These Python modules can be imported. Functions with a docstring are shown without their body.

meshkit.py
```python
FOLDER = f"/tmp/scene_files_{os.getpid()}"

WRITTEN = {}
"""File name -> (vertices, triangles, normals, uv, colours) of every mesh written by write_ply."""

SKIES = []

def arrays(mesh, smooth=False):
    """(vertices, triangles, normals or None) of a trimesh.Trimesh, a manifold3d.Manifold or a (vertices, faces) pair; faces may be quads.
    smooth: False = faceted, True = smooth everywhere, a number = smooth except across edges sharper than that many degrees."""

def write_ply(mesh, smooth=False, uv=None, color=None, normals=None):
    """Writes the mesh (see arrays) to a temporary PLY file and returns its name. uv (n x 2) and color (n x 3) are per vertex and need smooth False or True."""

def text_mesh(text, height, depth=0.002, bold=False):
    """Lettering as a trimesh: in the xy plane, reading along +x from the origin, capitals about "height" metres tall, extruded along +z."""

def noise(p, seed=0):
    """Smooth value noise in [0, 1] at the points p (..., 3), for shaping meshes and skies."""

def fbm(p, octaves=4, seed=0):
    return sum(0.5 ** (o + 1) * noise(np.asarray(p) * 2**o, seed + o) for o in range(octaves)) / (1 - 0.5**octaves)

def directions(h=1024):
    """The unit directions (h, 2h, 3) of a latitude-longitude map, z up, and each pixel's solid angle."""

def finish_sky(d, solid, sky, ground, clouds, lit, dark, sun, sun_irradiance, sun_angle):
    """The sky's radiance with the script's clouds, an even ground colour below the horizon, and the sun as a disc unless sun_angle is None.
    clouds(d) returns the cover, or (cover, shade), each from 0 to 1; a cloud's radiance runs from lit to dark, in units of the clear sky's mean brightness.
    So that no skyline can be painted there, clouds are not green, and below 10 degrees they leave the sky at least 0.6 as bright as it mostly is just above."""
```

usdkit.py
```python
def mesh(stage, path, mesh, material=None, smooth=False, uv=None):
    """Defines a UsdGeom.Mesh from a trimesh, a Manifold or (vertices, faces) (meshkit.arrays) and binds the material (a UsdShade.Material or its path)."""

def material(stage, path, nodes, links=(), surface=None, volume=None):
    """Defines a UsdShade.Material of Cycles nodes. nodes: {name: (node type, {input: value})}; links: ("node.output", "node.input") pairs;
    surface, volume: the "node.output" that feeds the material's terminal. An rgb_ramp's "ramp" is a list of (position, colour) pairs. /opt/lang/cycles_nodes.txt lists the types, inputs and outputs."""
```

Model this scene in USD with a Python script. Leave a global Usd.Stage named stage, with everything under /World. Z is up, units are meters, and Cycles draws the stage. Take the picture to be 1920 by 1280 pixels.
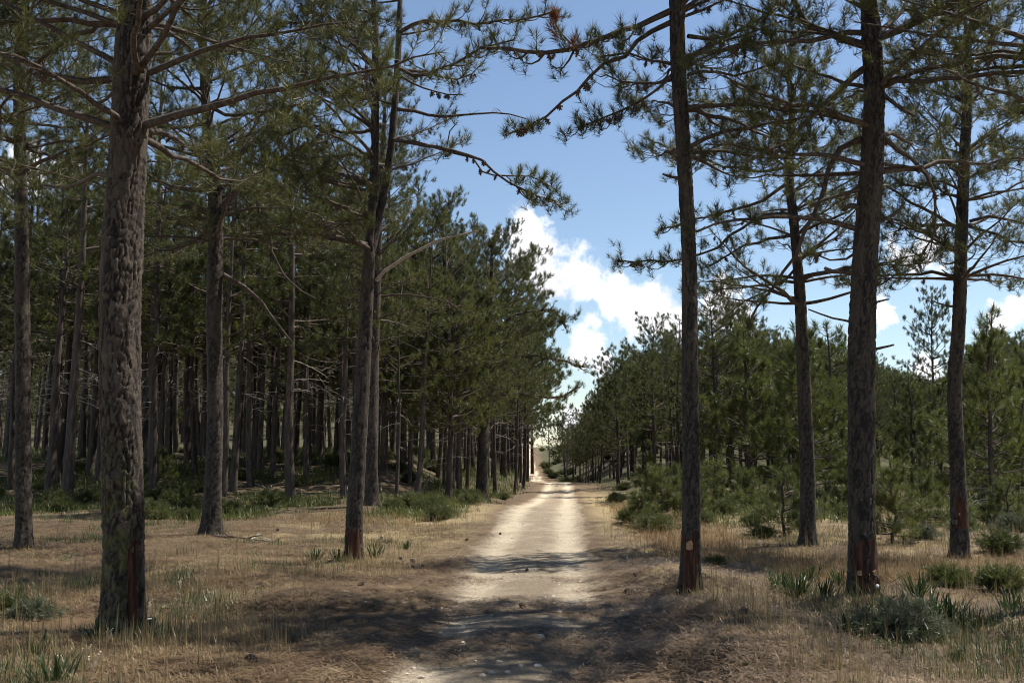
import math, numpy as np, trimesh
from scipy.interpolate import PchipInterpolator
from scipy.spatial import cKDTree
from pxr import Usd, UsdGeom, UsdLux, UsdShade, Gf, Sdf, Vt
import usdkit, meshkit

# ------------------------------------------------------------------ camera, sky, sun, exposure
stage = Usd.Stage.CreateInMemory()
UsdGeom.SetStageUpAxis(stage, 'Z'); UsdGeom.SetStageMetersPerUnit(stage, 1.0)
UsdGeom.Xform.Define(stage, '/World'); UsdGeom.Scope.Define(stage, '/World/Looks')
F = 1867.0                                    # focal length in pixels of the 1920 wide photograph (35 mm)
PITCH = math.atan(220 / F)
CAM = np.array([0.0, 0.0, 1.6])
EXPOSURE = 1.15
SUN_I, SKY_STRENGTH = 1.25, 0.064
SUN_EL, SUN_AZ = math.radians(58), math.radians(66)
SUN = np.array([math.cos(SUN_EL) * math.sin(SUN_AZ), math.cos(SUN_EL) * math.cos(SUN_AZ), math.sin(SUN_EL)])
cam = UsdGeom.Camera.Define(stage, '/World/camera')
cam.CreateFocalLengthAttr(35.0); cam.CreateHorizontalApertureAttr(36.0); cam.CreateVerticalApertureAttr(24.0)
cam.CreateClippingRangeAttr(Gf.Vec2f(0.1, 5000)); cam.CreateFStopAttr(0.0); cam.CreateExposureAttr(EXPOSURE)
FWD = np.array([0, math.cos(PITCH), math.sin(PITCH)]); UPV = np.array([0, -math.sin(PITCH), math.cos(PITCH)])
m = Gf.Matrix4d(1.0)
for i, row in enumerate(([1, 0, 0], UPV, -FWD, CAM)):
    m.SetRow3(i, Gf.Vec3d(*map(float, row)))
UsdGeom.Xformable(cam).AddTransformOp().Set(m)


def ray(px, py):
    d = FWD + np.array([1.0, 0, 0]) * (px - 960) / F + UPV * (640 - py) / F
    return d / np.linalg.norm(d)


def at_depth(px, py, y):
    d = ray(px, py)
    return CAM + d * (y / d[1])


def mat(name, nodes, links, surface='p.BSDF'):
    return usdkit.material(stage, '/World/Looks/' + name, nodes, links, surface)


# clouds: soft heaps of cumulus at the bearings where they stand, others of the same kind all round
rs = np.random.RandomState(5)
heaps = [(985, 430, 52), (1000, 470, 60), (960, 440, 34), (1035, 520, 50), (1090, 525, 52), (1150, 555, 50), (1215, 585, 62), (1270, 600, 55), (1100, 640, 48), (1075, 780, 26),
         (1130, 690, 30), (1745, 470, 46), (1700, 485, 36), (1645, 585, 26), (1350, 560, 36), (1380, 600, 40), (1905, 590, 36), (1740, 690, 34), (1860, 600, 30), (40, 310, 46), (130, 320, 30), (310, 640, 60), (560, 560, 40)]
blobs = [(ray(a, b), c / F * 1.12) for a, b, c in heaps]
for k in range(16):
    az, el, n = rs.uniform(math.radians(40), math.radians(320)), rs.uniform(.1, .5), 2
    for j in range(n):
        a, e = az + rs.normal(0, .05), el + rs.normal(0, .025)
        blobs.append((np.array([math.cos(e) * math.sin(a), math.cos(e) * math.cos(a), math.sin(e)]), rs.uniform(.03, .06)))
nodes = {
    'sky': ('sky_texture', {'sky_type': 'single_scattering', 'sun_disc': False, 'sun_elevation': SUN_EL, 'sun_rotation': SUN_AZ, 'altitude': 60.0, 'air_density': 1.0, 'aerosol_density': 0.22, 'ozone_density': 1.0}),
    'tc': ('texture_coordinate', {}),
    'nz': ('noise_texture', {'scale': 26.0, 'detail': 7.0, 'roughness': 0.6}),
    'nb': ('noise_texture', {'scale': 20.0, 'detail': 4.0, 'roughness': 0.5}),
    'v1': ('vector_math', {'math_type': 'multiply_add', 'vector2': (.075, .075, .075)}),
    'off': ('vector_math', {'math_type': 'subtract', 'vector2': (.0375, .0375, .0375)}),
    'mr': ('map_range', {'from_min': .27, 'from_max': .62, 'clamp': True, 'range_type': 'smoothstep'}),
    'shade': ('map_range', {'from_min': .3, 'from_max': .75, 'to_min': 0.66, 'to_max': 1.0, 'clamp': True}),
    'cl': ('vector_math', {'math_type': 'scale', 'vector1': (10.5, 10.6, 10.9)}),
    'mx': ('mix', {'mix_type': 'mix'}),
    'bg': ('background_shader', {'strength': SKY_STRENGTH})}
links = [('tc.generated', 'nz.vector'), ('tc.generated', 'nb.vector'), ('nz.color', 'v1.vector1'), ('tc.generated', 'v1.vector3'), ('v1.vector', 'off.vector1'),
         ('mr.result', 'mx.fac'), ('sky.color', 'mx.color1'), ('nb.fac', 'shade.value'), ('shade.result', 'cl.scale'), ('cl.vector', 'mx.color2'), ('mx.color', 'bg.color')]
last = None
for i, (c, r) in enumerate(blobs):
    nodes[f'd{i}'] = ('vector_math', {'math_type': 'distance', 'vector2': tuple(map(float, c))})
    nodes[f'm{i}'] = ('map_range', {'from_min': 0.0, 'from_max': float(r) * 1.35, 'to_min': 1.0, 'to_max': 0.0, 'clamp': True})
    links += [('off.vector', f'd{i}.vector1'), (f'd{i}.value', f'm{i}.value')]
    if last is None:
        last = f'm{i}.result'
    else:
        nodes[f'x{i}'] = ('math', {'math_type': 'maximum'})
        links += [(last, f'x{i}.value1'), (f'm{i}.result', f'x{i}.value2')]
        last = f'x{i}.value'
links.append((last, 'mr.value'))
sky_m = mat('sky_with_clouds', nodes, links, 'bg.background')
dome = UsdLux.DomeLight.Define(stage, '/World/sky')
UsdShade.MaterialBindingAPI.Apply(dome.GetPrim()).Bind(sky_m)
dome.GetPrim().SetCustomDataByKey('kind', 'structure')
sun = UsdLux.DistantLight.Define(stage, '/World/sun')
sun.CreateIntensityAttr(SUN_I); sun.CreateAngleAttr(0.53); sun.CreateColorAttr(Gf.Vec3f(1.0, 0.94, 0.84))
sun.GetPrim().CreateAttribute('inputs:normalize', Sdf.ValueTypeNames.Bool).Set(True)
zx = np.cross([0, 0, 1.0], SUN); zx /= np.linalg.norm(zx); zy = np.cross(SUN, zx)
m = Gf.Matrix4d(1.0)
for i, row in enumerate((zx, zy, SUN)):
    m.SetRow3(i, Gf.Vec3d(*map(float, row)))
UsdGeom.Xformable(sun).AddTransformOp().Set(m)

# ------------------------------------------------------------------ helpers
used = {}


def numbered(parent, name):
    k = used.get((parent, name), -1) + 1
    used[(parent, name)] = k
    return f'{parent}/{name}' + (f'_{k:03d}' if k else '')


def tag(p, label=None, category=None, group=None, kind=None):
    p = p.GetPrim() if hasattr(p, 'GetPrim') else p
    for k, v in (('label', label), ('category', category), ('group', group), ('kind', kind)):
        if v:
            p.SetCustomDataByKey(k, v)
    return p


def obj(name, mesh, material, parent='/World', smooth=False, color=None, tint='tint'):
    """One mesh prim; color: n x 3 per-vertex masks or base colours read by the material."""
    parent = str(parent.GetPath()) if hasattr(parent, 'GetPath') else parent
    g = usdkit.mesh(stage, numbered(parent, name), mesh, material, smooth)
    if color is not None:
        UsdGeom.PrimvarsAPI(g).CreatePrimvar(tint, Sdf.ValueTypeNames.Color3fArray, 'vertex').Set(Vt.Vec3fArray.FromNumpy(np.asarray(color, np.float32)))
    return g.GetPrim()


def place(x, loc, rz=0.0, s=1.0, tilt=None):
    xf = UsdGeom.Xformable(x)
    xf.AddTranslateOp().Set(Gf.Vec3d(*map(float, loc)))
    if tilt is not None:
        xf.AddRotateXYZOp().Set(Gf.Vec3f(float(tilt[0]), float(tilt[1]), float(math.degrees(rz))))
    elif rz:
        xf.AddRotateZOp().Set(float(math.degrees(rz)))
    if np.ndim(s) or s != 1.0:
        s = np.broadcast_to(s, 3)
        xf.AddScaleOp().Set(Gf.Vec3f(*map(float, s)))


def thing(name, label, category, group=None, loc=(0, 0, 0), rz=0.0, s=1.0, tilt=None):
    x = UsdGeom.Xform.Define(stage, numbered('/World', name)).GetPrim()
    place(x, loc, rz, s, tilt)
    return tag(x, label, category, group)


def prototype(name):
    return stage.CreateClassPrim('/World/' + name + '_class')


def copy(proto, name, label, category, group=None, loc=(0, 0, 0), rz=0.0, s=1.0, tilt=None):
    x = thing(name, label, category, group, loc, rz, s, tilt)
    x.GetReferences().AddInternalReference(proto.GetPath()); x.SetInstanceable(True)
    return x


def S(t):
    t = np.clip(t, 0, 1)
    return t * t * (3 - 2 * t)


def nrm(v):
    return v / np.maximum(np.linalg.norm(v, axis=-1, keepdims=True), 1e-12)


def batch_tubes(P, R, k, cap=True):
    """Tubes through the points P (B, n, 3) with radii R (B, n) and k sides."""
    P, R = np.asarray(P, float), np.asarray(R, float)
    B, n, _ = P.shape
    T = nrm(np.gradient(P, axis=1)) if n > 1 else P
    mean = nrm(P[:, -1] - P[:, 0])
    ref = np.where(np.abs(mean[:, 2:3]) < .8, np.array([[0, 0, 1.0]]), np.array([[1.0, 0, 0]]))[:, None, :]
    A = nrm(np.cross(T, np.broadcast_to(ref, T.shape))); Bv = np.cross(A, T)
    th = np.arange(k) / k * 2 * np.pi
    V = P[:, :, None] + R[:, :, None, None] * (np.cos(th)[:, None] * A[:, :, None] + np.sin(th)[:, None] * Bv[:, :, None])
    i = np.arange(n - 1)[:, None] * k; j = np.arange(k)[None]; jn = (j + 1) % k
    q = np.stack([i + j, i + jn, i + k + jn, i + k + j], -1).reshape(-1, 4)
    f = np.vstack([q[:, [0, 2, 1]], q[:, [0, 3, 2]]])
    if cap:
        f = np.vstack([f, [[(n - 1) * k, (n - 1) * k + a + 1, (n - 1) * k + a] for a in range(1, k - 1)]]) if k > 2 else f
    f = (f[None] + (np.arange(B) * n * k)[:, None, None]).reshape(-1, 3)
    return V.reshape(-1, 3), f


class Tubes:
    def __init__(self):
        self.by = {}

    def add(self, P, R, k):
        P = np.asarray(P, float)
        self.by.setdefault((len(P), k), []).append((P, np.broadcast_to(R, len(P))))

    def mesh(self):
        vs, fs, n = [], [], 0
        for (_, k), items in self.by.items():
            v, f = batch_tubes(np.stack([a for a, _ in items]), np.stack([b for _, b in items]), k)
            vs.append(v); fs.append(f + n); n += len(v)
        return np.vstack(vs), np.vstack(fs)


def needles(pos, axis, size, K, width, rng, spread=(10, 80), back=.7):
    """Tufts: K thin needles round each twig end."""
    pos, axis, size = np.asarray(pos, float), nrm(np.asarray(axis, float)), np.asarray(size, float)
    N = len(pos)
    ref = np.where(np.abs(axis[:, 2:3]) < .8, np.array([[0, 0, 1.0]]), np.array([[1.0, 0, 0]]))
    a = nrm(np.cross(axis, ref)); b = np.cross(axis, a)
    ph = rng.uniform(0, 2 * np.pi, (N, K)); t = rng.uniform(0, 1, (N, K))
    al = np.radians(spread[0] + (spread[1] - spread[0]) * (t * .8 + rng.uniform(0, .2, (N, K))))
    d = np.cos(al)[..., None] * axis[:, None] + np.sin(al)[..., None] * (np.cos(ph)[..., None] * a[:, None] + np.sin(ph)[..., None] * b[:, None])
    d[..., 2] -= .12 * rng.uniform(0, 1, (N, K)); d = nrm(d)
    L = size[:, None] * rng.uniform(.7, 1.1, (N, K))
    base = pos[:, None] - axis[:, None] * (t * size[:, None] * back)[..., None]
    w = nrm(np.cross(d, rng.normal(0, 1, (N, K, 3)))) * width / 2
    V = np.stack([base - w, base + w, base + d * L[..., None]], 2).reshape(-1, 3)
    return V, np.arange(N * K * 3).reshape(-1, 3)


# ------------------------------------------------------------------ the lie of the land
road_x = PchipInterpolator([-80, 0, 7.1, 12, 16.6, 31, 45, 62, 82, 110, 170, 250, 300, 420, 900], [-.4, -.35, -.1, .16, .32, .97, 1.72, 2.72, 3.72, 4.1, 4.1, 4.3, 4.9, 9, 40])
road_z = PchipInterpolator([-80, 0, 31, 45, 62, 82, 105, 135, 170, 250, 300, 420, 900], [0, 0, 0, -.42, -.68, -.32, -1.3, -2.2, -1.8, .93, 3.9, 6.5, 9])
road_w = PchipInterpolator([-80, 7.1, 12, 17, 31, 45, 62, 100, 900], [1.1, 1.02, .98, 1.0, 1.15, 1.25, 1.15, .95, .7])
left_z = PchipInterpolator([-80, 22, 47, 100, 150, 220, 300, 900], [0, 0, 1.6, 2.7, 6.5, 14, 20, 40])
right_z = PchipInterpolator([-80, 25, 60, 100, 170, 250, 300, 900], [0, 0, .35, .8, 4.5, 9.5, 13, 26])


def gh(x, y):
    x, y = np.asarray(x, float), np.asarray(y, float)
    yc = np.clip(y, -80, 900)
    u = x - road_x(yc)
    z = road_z(yc)
    far = np.maximum(0, yc - 100)
    wl = S((-u - 1.6) / (7 + .13 * far)) * S((y - 21) / 25); wr = S((u - 2.5) / (8 + .13 * far)) * S((y - 25) / 25)
    z = z * (1 - wl - wr) + wl * left_z(yc) + wr * right_z(yc)
    p = np.stack([x, y, 0 * x], -1)
    off = S((np.abs(u) - .6) / 1.2)
    z = z + (meshkit.fbm(p * .45, 3, 3) - .5) * (.06 + .22 * off) + (meshkit.fbm(p * 2.2, 3, 9) - .5) * (.03 + .07 * off)
    near = S((18 - y) / 5)
    z = z + .17 * np.exp(-((u - 2.0) / .55) ** 2) * near * S((y - 3) / 3) + .16 * np.exp(-((x + 2.35) ** 2 + (y - 11.2) ** 2) / .5)
    ruts = np.exp(-((np.abs(u) - .62 * road_w(yc)) / .26) ** 2)
    return z - .035 * ruts * S((2 - np.abs(u)) / .5)


def on_ground(px, py):
    d = ray(px, py)
    t = np.geomspace(2, 500, 2500)
    P = CAM + t[:, None] * d
    below = P[:, 2] < gh(P[:, 0], P[:, 1])
    i = int(np.argmax(below)) if below.any() else len(t) - 1
    return np.array([P[i, 0], P[i, 1], float(gh(P[i, 0], P[i, 1]))])


# ------------------------------------------------------------------ materials
G = ('geometry', {})


def bark_material(name, dark, mid, light, moss=0.0):
    return mat(name, {
        'a': ('attribute', {'attribute': 'tint'}), 's': ('separate_color', {}), 'g': G,
        'n': ('noise_texture', {'scale': 9.0, 'detail': 6.0, 'roughness': .65}), 'n2': ('noise_texture', {'scale': 55.0, 'detail': 4.0, 'roughness': .6}),
        'r': ('rgb_ramp', {'ramp': [(0, dark), (.35, dark), (.62, mid), (1, light)]}),
        'mix1': ('math', {'math_type': 'multiply_add', 'value2': .25}), 'mix2': ('math', {'math_type': 'multiply_add', 'value2': .46}), 'k': ('math', {'math_type': 'multiply', 'value2': .44}),
        'ms': ('mix', {'color2': (.085, .082, .022)}), 'msf': ('math', {'math_type': 'multiply', 'value2': 1.0}), 'mst': ('map_range', {'from_min': .45, 'from_max': .6, 'clamp': True}),
        'li': ('mix', {'color2': (.19, .18, .15)}), 'lif': ('map_range', {'from_min': .66, 'from_max': .74, 'to_max': .4, 'clamp': True}), 'nl': ('noise_texture', {'scale': 24.0, 'detail': 3.0}),
        'b': ('bump', {'strength': .6, 'distance': .012}), 'p': ('principled_bsdf', {'roughness': .9, 'specular_ior_level': .25})},
        [('a.color', 's.color'), ('g.position', 'n.vector'), ('g.position', 'n2.vector'), ('g.position', 'nl.vector'), ('s.r', 'k.value1'), ('n2.fac', 'mix2.value1'), ('k.value', 'mix2.value3'),
         ('s.g', 'mix1.value1'), ('mix2.value', 'mix1.value3'), ('mix1.value', 'r.fac'), ('r.color', 'ms.color1'), ('n.fac', 'mst.value'), ('mst.result', 'msf.value1'), ('s.b', 'msf.value2'), ('msf.value', 'ms.fac'),
         ('ms.color', 'li.color1'), ('nl.fac', 'lif.value'), ('lif.result', 'li.fac'), ('li.color', 'p.base_color'), ('n2.fac', 'b.height'), ('b.normal', 'p.normal')])


BARK_OLD = bark_material('old_bark', (.007, .005, .004), (.027, .020, .015), (.072, .057, .043))
BARK = bark_material('pine_bark', (.008, .006, .005), (.026, .020, .015), (.060, .048, .037))
BARK_FAR = mat('stand_bark', {'g': G, 'mp': ('mapping', {'scale': (9., 9., 2.2)}), 'n': ('noise_texture', {'scale': 1.0, 'detail': 5.0, 'roughness': .7}), 'oi': ('object_info', {}),
                              'r': ('rgb_ramp', {'ramp': [(.3, (.016, .012, .009)), (.55, (.048, .037, .030)), (.75, (.105, .088, .074))]}), 'v': ('map_range', {'to_min': .8, 'to_max': 1.2}), 'h': ('hsv', {}),
                              'p': ('principled_bsdf', {'roughness': .92, 'specular_ior_level': .2})},
               [('g.position', 'mp.vector'), ('mp.vector', 'n.vector'), ('n.fac', 'r.fac'), ('oi.random', 'v.value'), ('v.result', 'h.value'), ('r.color', 'h.color'), ('h.color', 'p.base_color')])
LIMB = mat('limb_bark', {'g': G, 'n': ('noise_texture', {'scale': 22.0, 'detail': 4.0}), 'r': ('rgb_ramp', {'ramp': [(.3, (.022, .016, .012)), (.7, (.080, .062, .049))]}), 'b': ('bump', {'strength': .7, 'distance': .01}),
                         'p': ('principled_bsdf', {'roughness': .9, 'specular_ior_level': .25})}, [('g.position', 'n.vector'), ('n.fac', 'r.fac'), ('r.color', 'p.base_color'), ('n.fac', 'b.height'), ('b.normal', 'p.normal')])
DEADWOOD = mat('dead_wood', {'g': G, 'n': ('noise_texture', {'scale': 30.0, 'detail': 4.0}), 'r': ('rgb_ramp', {'ramp': [(.3, (.12, .095, .075)), (.7, (.32, .285, .24))]}), 'p': ('principled_bsdf', {'roughness': .85})},
               [('g.position', 'n.vector'), ('n.fac', 'r.fac'), ('r.color', 'p.base_color')])
SCAR = mat('resin_scar_wood', {'g': G, 'mp': ('mapping', {'scale': (30., 30., 3.5)}), 'n': ('noise_texture', {'scale': 1.0, 'detail': 5.0, 'roughness': .6}),
                               'r': ('rgb_ramp', {'ramp': [(.30, (.010, .006, .005)), (.5, (.040, .016, .010)), (.72, (.10, .043, .023))]}), 'b': ('bump', {'strength': .5, 'distance': .01}), 'p': ('principled_bsdf', {'roughness': .85, 'specular_ior_level': .15})},
           [('g.position', 'mp.vector'), ('mp.vector', 'n.vector'), ('n.fac', 'r.fac'), ('r.color', 'p.base_color'), ('n.fac', 'b.height'), ('b.normal', 'p.normal')])
FRESH = mat('fresh_cut_wood', {'g': G, 'n': ('noise_texture', {'scale': 40.0, 'detail': 3.0}), 'r': ('rgb_ramp', {'ramp': [(.3, (.16, .08, .035)), (.7, (.30, .17, .08))]}), 'p': ('principled_bsdf', {'roughness': .7})},
            [('g.position', 'n.vector'), ('n.fac', 'r.fac'), ('r.color', 'p.base_color')])
POT = mat('black_pot', {'g': G, 'n': ('noise_texture', {'scale': 40.0, 'detail': 3.0}), 'r': ('rgb_ramp', {'ramp': [(.3, (.008, .008, .008)), (.75, (.03, .028, .026))]}), 'p': ('principled_bsdf', {'roughness': .5})},
          [('g.position', 'n.vector'), ('n.fac', 'r.fac'), ('r.color', 'p.base_color')])
RESIN = mat('white_resin', {'g': G, 'n': ('noise_texture', {'scale': 60.0}), 'r': ('rgb_ramp', {'ramp': [(.3, (.5, .48, .44)), (.7, (.78, .76, .72))]}), 'p': ('principled_bsdf', {'roughness': .4})},
            [('g.position', 'n.vector'), ('n.fac', 'r.fac'), ('r.color', 'p.base_color')])


def leaf_material(name, dark, light, odd, trans=.3, rough=.42):
    return mat(name, {'g': G, 'n': ('noise_texture', {'scale': 1.1, 'detail': 5.0, 'roughness': .65}), 'n2': ('noise_texture', {'scale': .37, 'detail': 2.0}), 'oi': ('object_info', {}),
                      'r': ('rgb_ramp', {'ramp': [(.28, dark), (.62, light), (.80, odd)]}), 'isl': ('map_range', {'to_min': .65, 'to_max': 1.4}), 'h': ('hsv', {}),
                      'ov': ('map_range', {'to_min': -.10, 'to_max': .10}), 'ad': ('math', {'math_type': 'add'}),
                      'p': ('principled_bsdf', {'roughness': rough, 'specular_ior_level': .32}), 't': ('translucent_bsdf', {}), 'm': ('mix_closure', {'fac': trans})},
               [('g.position', 'n.vector'), ('n.fac', 'ad.value1'), ('oi.random', 'ov.value'), ('ov.result', 'ad.value2'), ('ad.value', 'r.fac'), ('g.random_per_island', 'isl.value'), ('isl.result', 'h.value'), ('r.color', 'h.color'),
                ('h.color', 'p.base_color'), ('h.color', 't.color'), ('p.BSDF', 'm.closure1'), ('t.BSDF', 'm.closure2')], 'm.closure')


NEEDLES = leaf_material('pine_needles', (.042, .053, .016), (.122, .135, .038), (.165, .138, .055), .40, .5)
NEEDLES_FAR = leaf_material('stand_needles', (.042, .055, .016), (.122, .140, .036), (.165, .142, .050), .40, .5)
NEEDLES_YOUNG = leaf_material('young_needles', (.060, .082, .020), (.128, .152, .036), (.18, .17, .05), .42, .5)
NEEDLES_DEAD = leaf_material('dead_needles', (.13, .05, .022), (.26, .11, .045), (.30, .15, .07))
HEATH = leaf_material('heath_leaves', (.055, .072, .018), (.125, .148, .040), (.18, .16, .06), .38)
HEATH_GREY = leaf_material('grey_green_leaves', (.085, .100, .055), (.15, .17, .10), (.24, .23, .14), .3)
SPIKY = leaf_material('spiky_leaves', (.030, .052, .016), (.065, .098, .030), (.14, .15, .05), .3)
STRAW = leaf_material('straw', (.17, .125, .060), (.38, .295, .150), (.50, .41, .23), .30, .5)
GOLD = leaf_material('golden_straw', (.19, .110, .048), (.36, .235, .110), (.44, .31, .16), .32, .5)
GREENGRASS = leaf_material('green_grass_blades', (.05, .075, .025), (.10, .135, .045), (.22, .19, .09), .32)
LITTER = leaf_material('litter_needles', (.085, .052, .028), (.23, .155, .085), (.42, .33, .21), .1, .6)
FLOWER = mat('dry_flowers', {'g': G, 'n': ('noise_texture', {'scale': 50.0}), 'r': ('rgb_ramp', {'ramp': [(.3, (.30, .25, .18)), (.7, (.50, .44, .35))]}), 'p': ('principled_bsdf', {'roughness': .8})},
             [('g.position', 'n.vector'), ('n.fac', 'r.fac'), ('r.color', 'p.base_color')])
CONE = mat('cone_scales', {'g': G, 'n': ('noise_texture', {'scale': 45.0, 'detail': 3.0}), 'r': ('rgb_ramp', {'ramp': [(.3, (.022, .014, .010)), (.7, (.10, .062, .040))]}), 'p': ('principled_bsdf', {'roughness': .75})},
           [('g.position', 'n.vector'), ('n.fac', 'r.fac'), ('r.color', 'p.base_color')])
STONE = mat('limestone', {'g': G, 'oi': ('object_info', {}), 'n': ('noise_texture', {'scale': 26.0, 'detail': 5.0}), 'r': ('rgb_ramp', {'ramp': [(.3, (.26, .21, .155)), (.7, (.50, .44, .35))]}), 'v': ('map_range', {'to_min': .7, 'to_max': 1.2}), 'h': ('hsv', {}),
                           'b': ('bump', {'strength': .5, 'distance': .01}), 'p': ('principled_bsdf', {'roughness': .9})},
            [('g.position', 'n.vector'), ('n.fac', 'r.fac'), ('r.color', 'h.color'), ('oi.random', 'v.value'), ('v.result', 'h.value'), ('h.color', 'p.base_color'), ('n.fac', 'b.height'), ('b.normal', 'p.normal')])
GROUND = mat('forest_ground', {'a': ('attribute', {'attribute': 'tint'}), 'g': G, 'n': ('noise_texture', {'scale': 24.0, 'detail': 8.0, 'roughness': .75}), 'n2': ('noise_texture', {'scale': 120.0, 'detail': 4.0, 'roughness': .7}),
                               'v': ('map_range', {'from_min': .3, 'from_max': .7, 'to_min': .55, 'to_max': 1.42}), 'v2': ('map_range', {'from_min': .32, 'from_max': .68, 'to_min': .50, 'to_max': 1.5}), 'mu': ('math', {'math_type': 'multiply'}), 'h': ('hsv', {}),
                               'ad': ('math', {'math_type': 'add'}), 'b': ('bump', {'strength': 1.0, 'distance': .05}), 'p': ('principled_bsdf', {'roughness': .95, 'specular_ior_level': .15})},
             [('g.position', 'n.vector'), ('g.position', 'n2.vector'), ('n.fac', 'v.value'), ('n2.fac', 'v2.value'), ('v.result', 'mu.value1'), ('v2.result', 'mu.value2'), ('mu.value', 'h.value'), ('a.color', 'h.color'),
              ('h.color', 'p.base_color'), ('n.fac', 'ad.value1'), ('n2.fac', 'ad.value2'), ('ad.value', 'b.height'), ('b.normal', 'p.normal')])

# ------------------------------------------------------------------ ground and track: one grid, split along the track's ragged edge
az = np.concatenate([np.linspace(-180, -36, 36)[:-1], np.linspace(-36, 36, 390), np.linspace(36, 180, 36)[1:-1]])
rad = np.concatenate([np.geomspace(.4, 4.5, 26)[:-1], np.geomspace(4.5, 60, 250)[:-1], np.geomspace(60, 900, 100)])
A, Rr = np.meshgrid(np.radians(az), rad)
X, Y = (Rr * np.sin(A)).ravel(), (Rr * np.cos(A)).ravel()
Z = gh(X, Y)
P2 = np.stack([X, Y, 0 * X], -1)
yc = np.clip(Y, -80, 900)
U, HW = X - road_x(yc), road_w(yc)
n1, n2, n3, n4 = (meshkit.fbm(P2 * s, 4, sd) for s, sd in ((.35, 11), (1.3, 21), (4.0, 31), (.8, 41)))
ragged = .38 + .62 * S((15 - Y) / 4)
edge = np.abs(U) + ((n2 - .5) * 1.0 + (n3 - .5) * .7) * ragged
SAND, SAND2, RED, STRAWC, FLOOR, MOSSY = (np.array(c) for c in ((.50, .425, .318), (.265, .214, .154), (.150, .108, .068), (.31, .240, .135), (.112, .080, .052), (.050, .053, .026)))
col = np.empty((len(X), 3))
col[:] = FLOOR
wst = (S((n1 - .38) / .16) * .85 * S((46 - Y) / 18 + .5 * (n2 - .5)) + .0)
wst = wst * np.where(X < -3.2, 1 - .7 * S((Y - 11.5) / 2), 1)
wst = np.where((U > 0) & (Y > 12), np.maximum(wst, S((12 - U) / 5) * S((75 - Y) / 20)), wst)
wst = np.where((U < 0) & (Y > 12.5), np.maximum(wst, S((7.5 + U) / 2.5) * S((31 - Y) / 5) * (.15 + .9 * S((n4 - .45) / .2))), wst)
wst = np.clip(wst, 0, 1)
col += (STRAWC - col) * wst[:, None]
wm = np.maximum(S((n4 - .47) / .14) * S((Y - 20) / 14) * .75, S((Y - 44) / 16) * .85) * S((np.abs(U) - 2.6) / 1.6)
col += (MOSSY - col) * wm[:, None]
wr_ = S((HW + .75 + .75 * S((13.5 - Y) / 2) - edge) / .7)
col += (RED - col) * (wr_ * .9)[:, None]
ws = S((HW + .10 - edge) / (.12 + .22 * S((14 - Y) / 4)))
rut = np.exp(-((np.abs(U) - .62 * HW) / (.25 * HW)) ** 2)
sc = SAND2 + (SAND - SAND2) * np.clip(.04 + 1.05 * rut + .6 * (n2 - .5) + (n3 - .5) * 1.0, 0, 1)[:, None]
near = S((12.2 - Y) / 2.5)
patch = near * S((n4 + .30 * np.abs(U + .1) - .64) / .12) * .45 + near * S((n3 - .56) / .1) * .2
sc += (RED * 1.05 - sc) * np.clip(patch, 0, .9)[:, None]
col += (sc - col) * ws[:, None]
na, nr = len(az), len(rad)
i = np.arange(nr - 1)[:, None] * na; j = np.arange(na)[None]; jn = (j + 1) % na
q = np.stack([i + j, i + jn, i + na + jn, i + na + j], -1).reshape(-1, 4)
V = np.stack([X, Y, Z], -1)
isroad = (np.abs(U)[q].mean(1) + (n2[q].mean(1) - .5) * .5) < HW[q].mean(1) + .15


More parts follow.
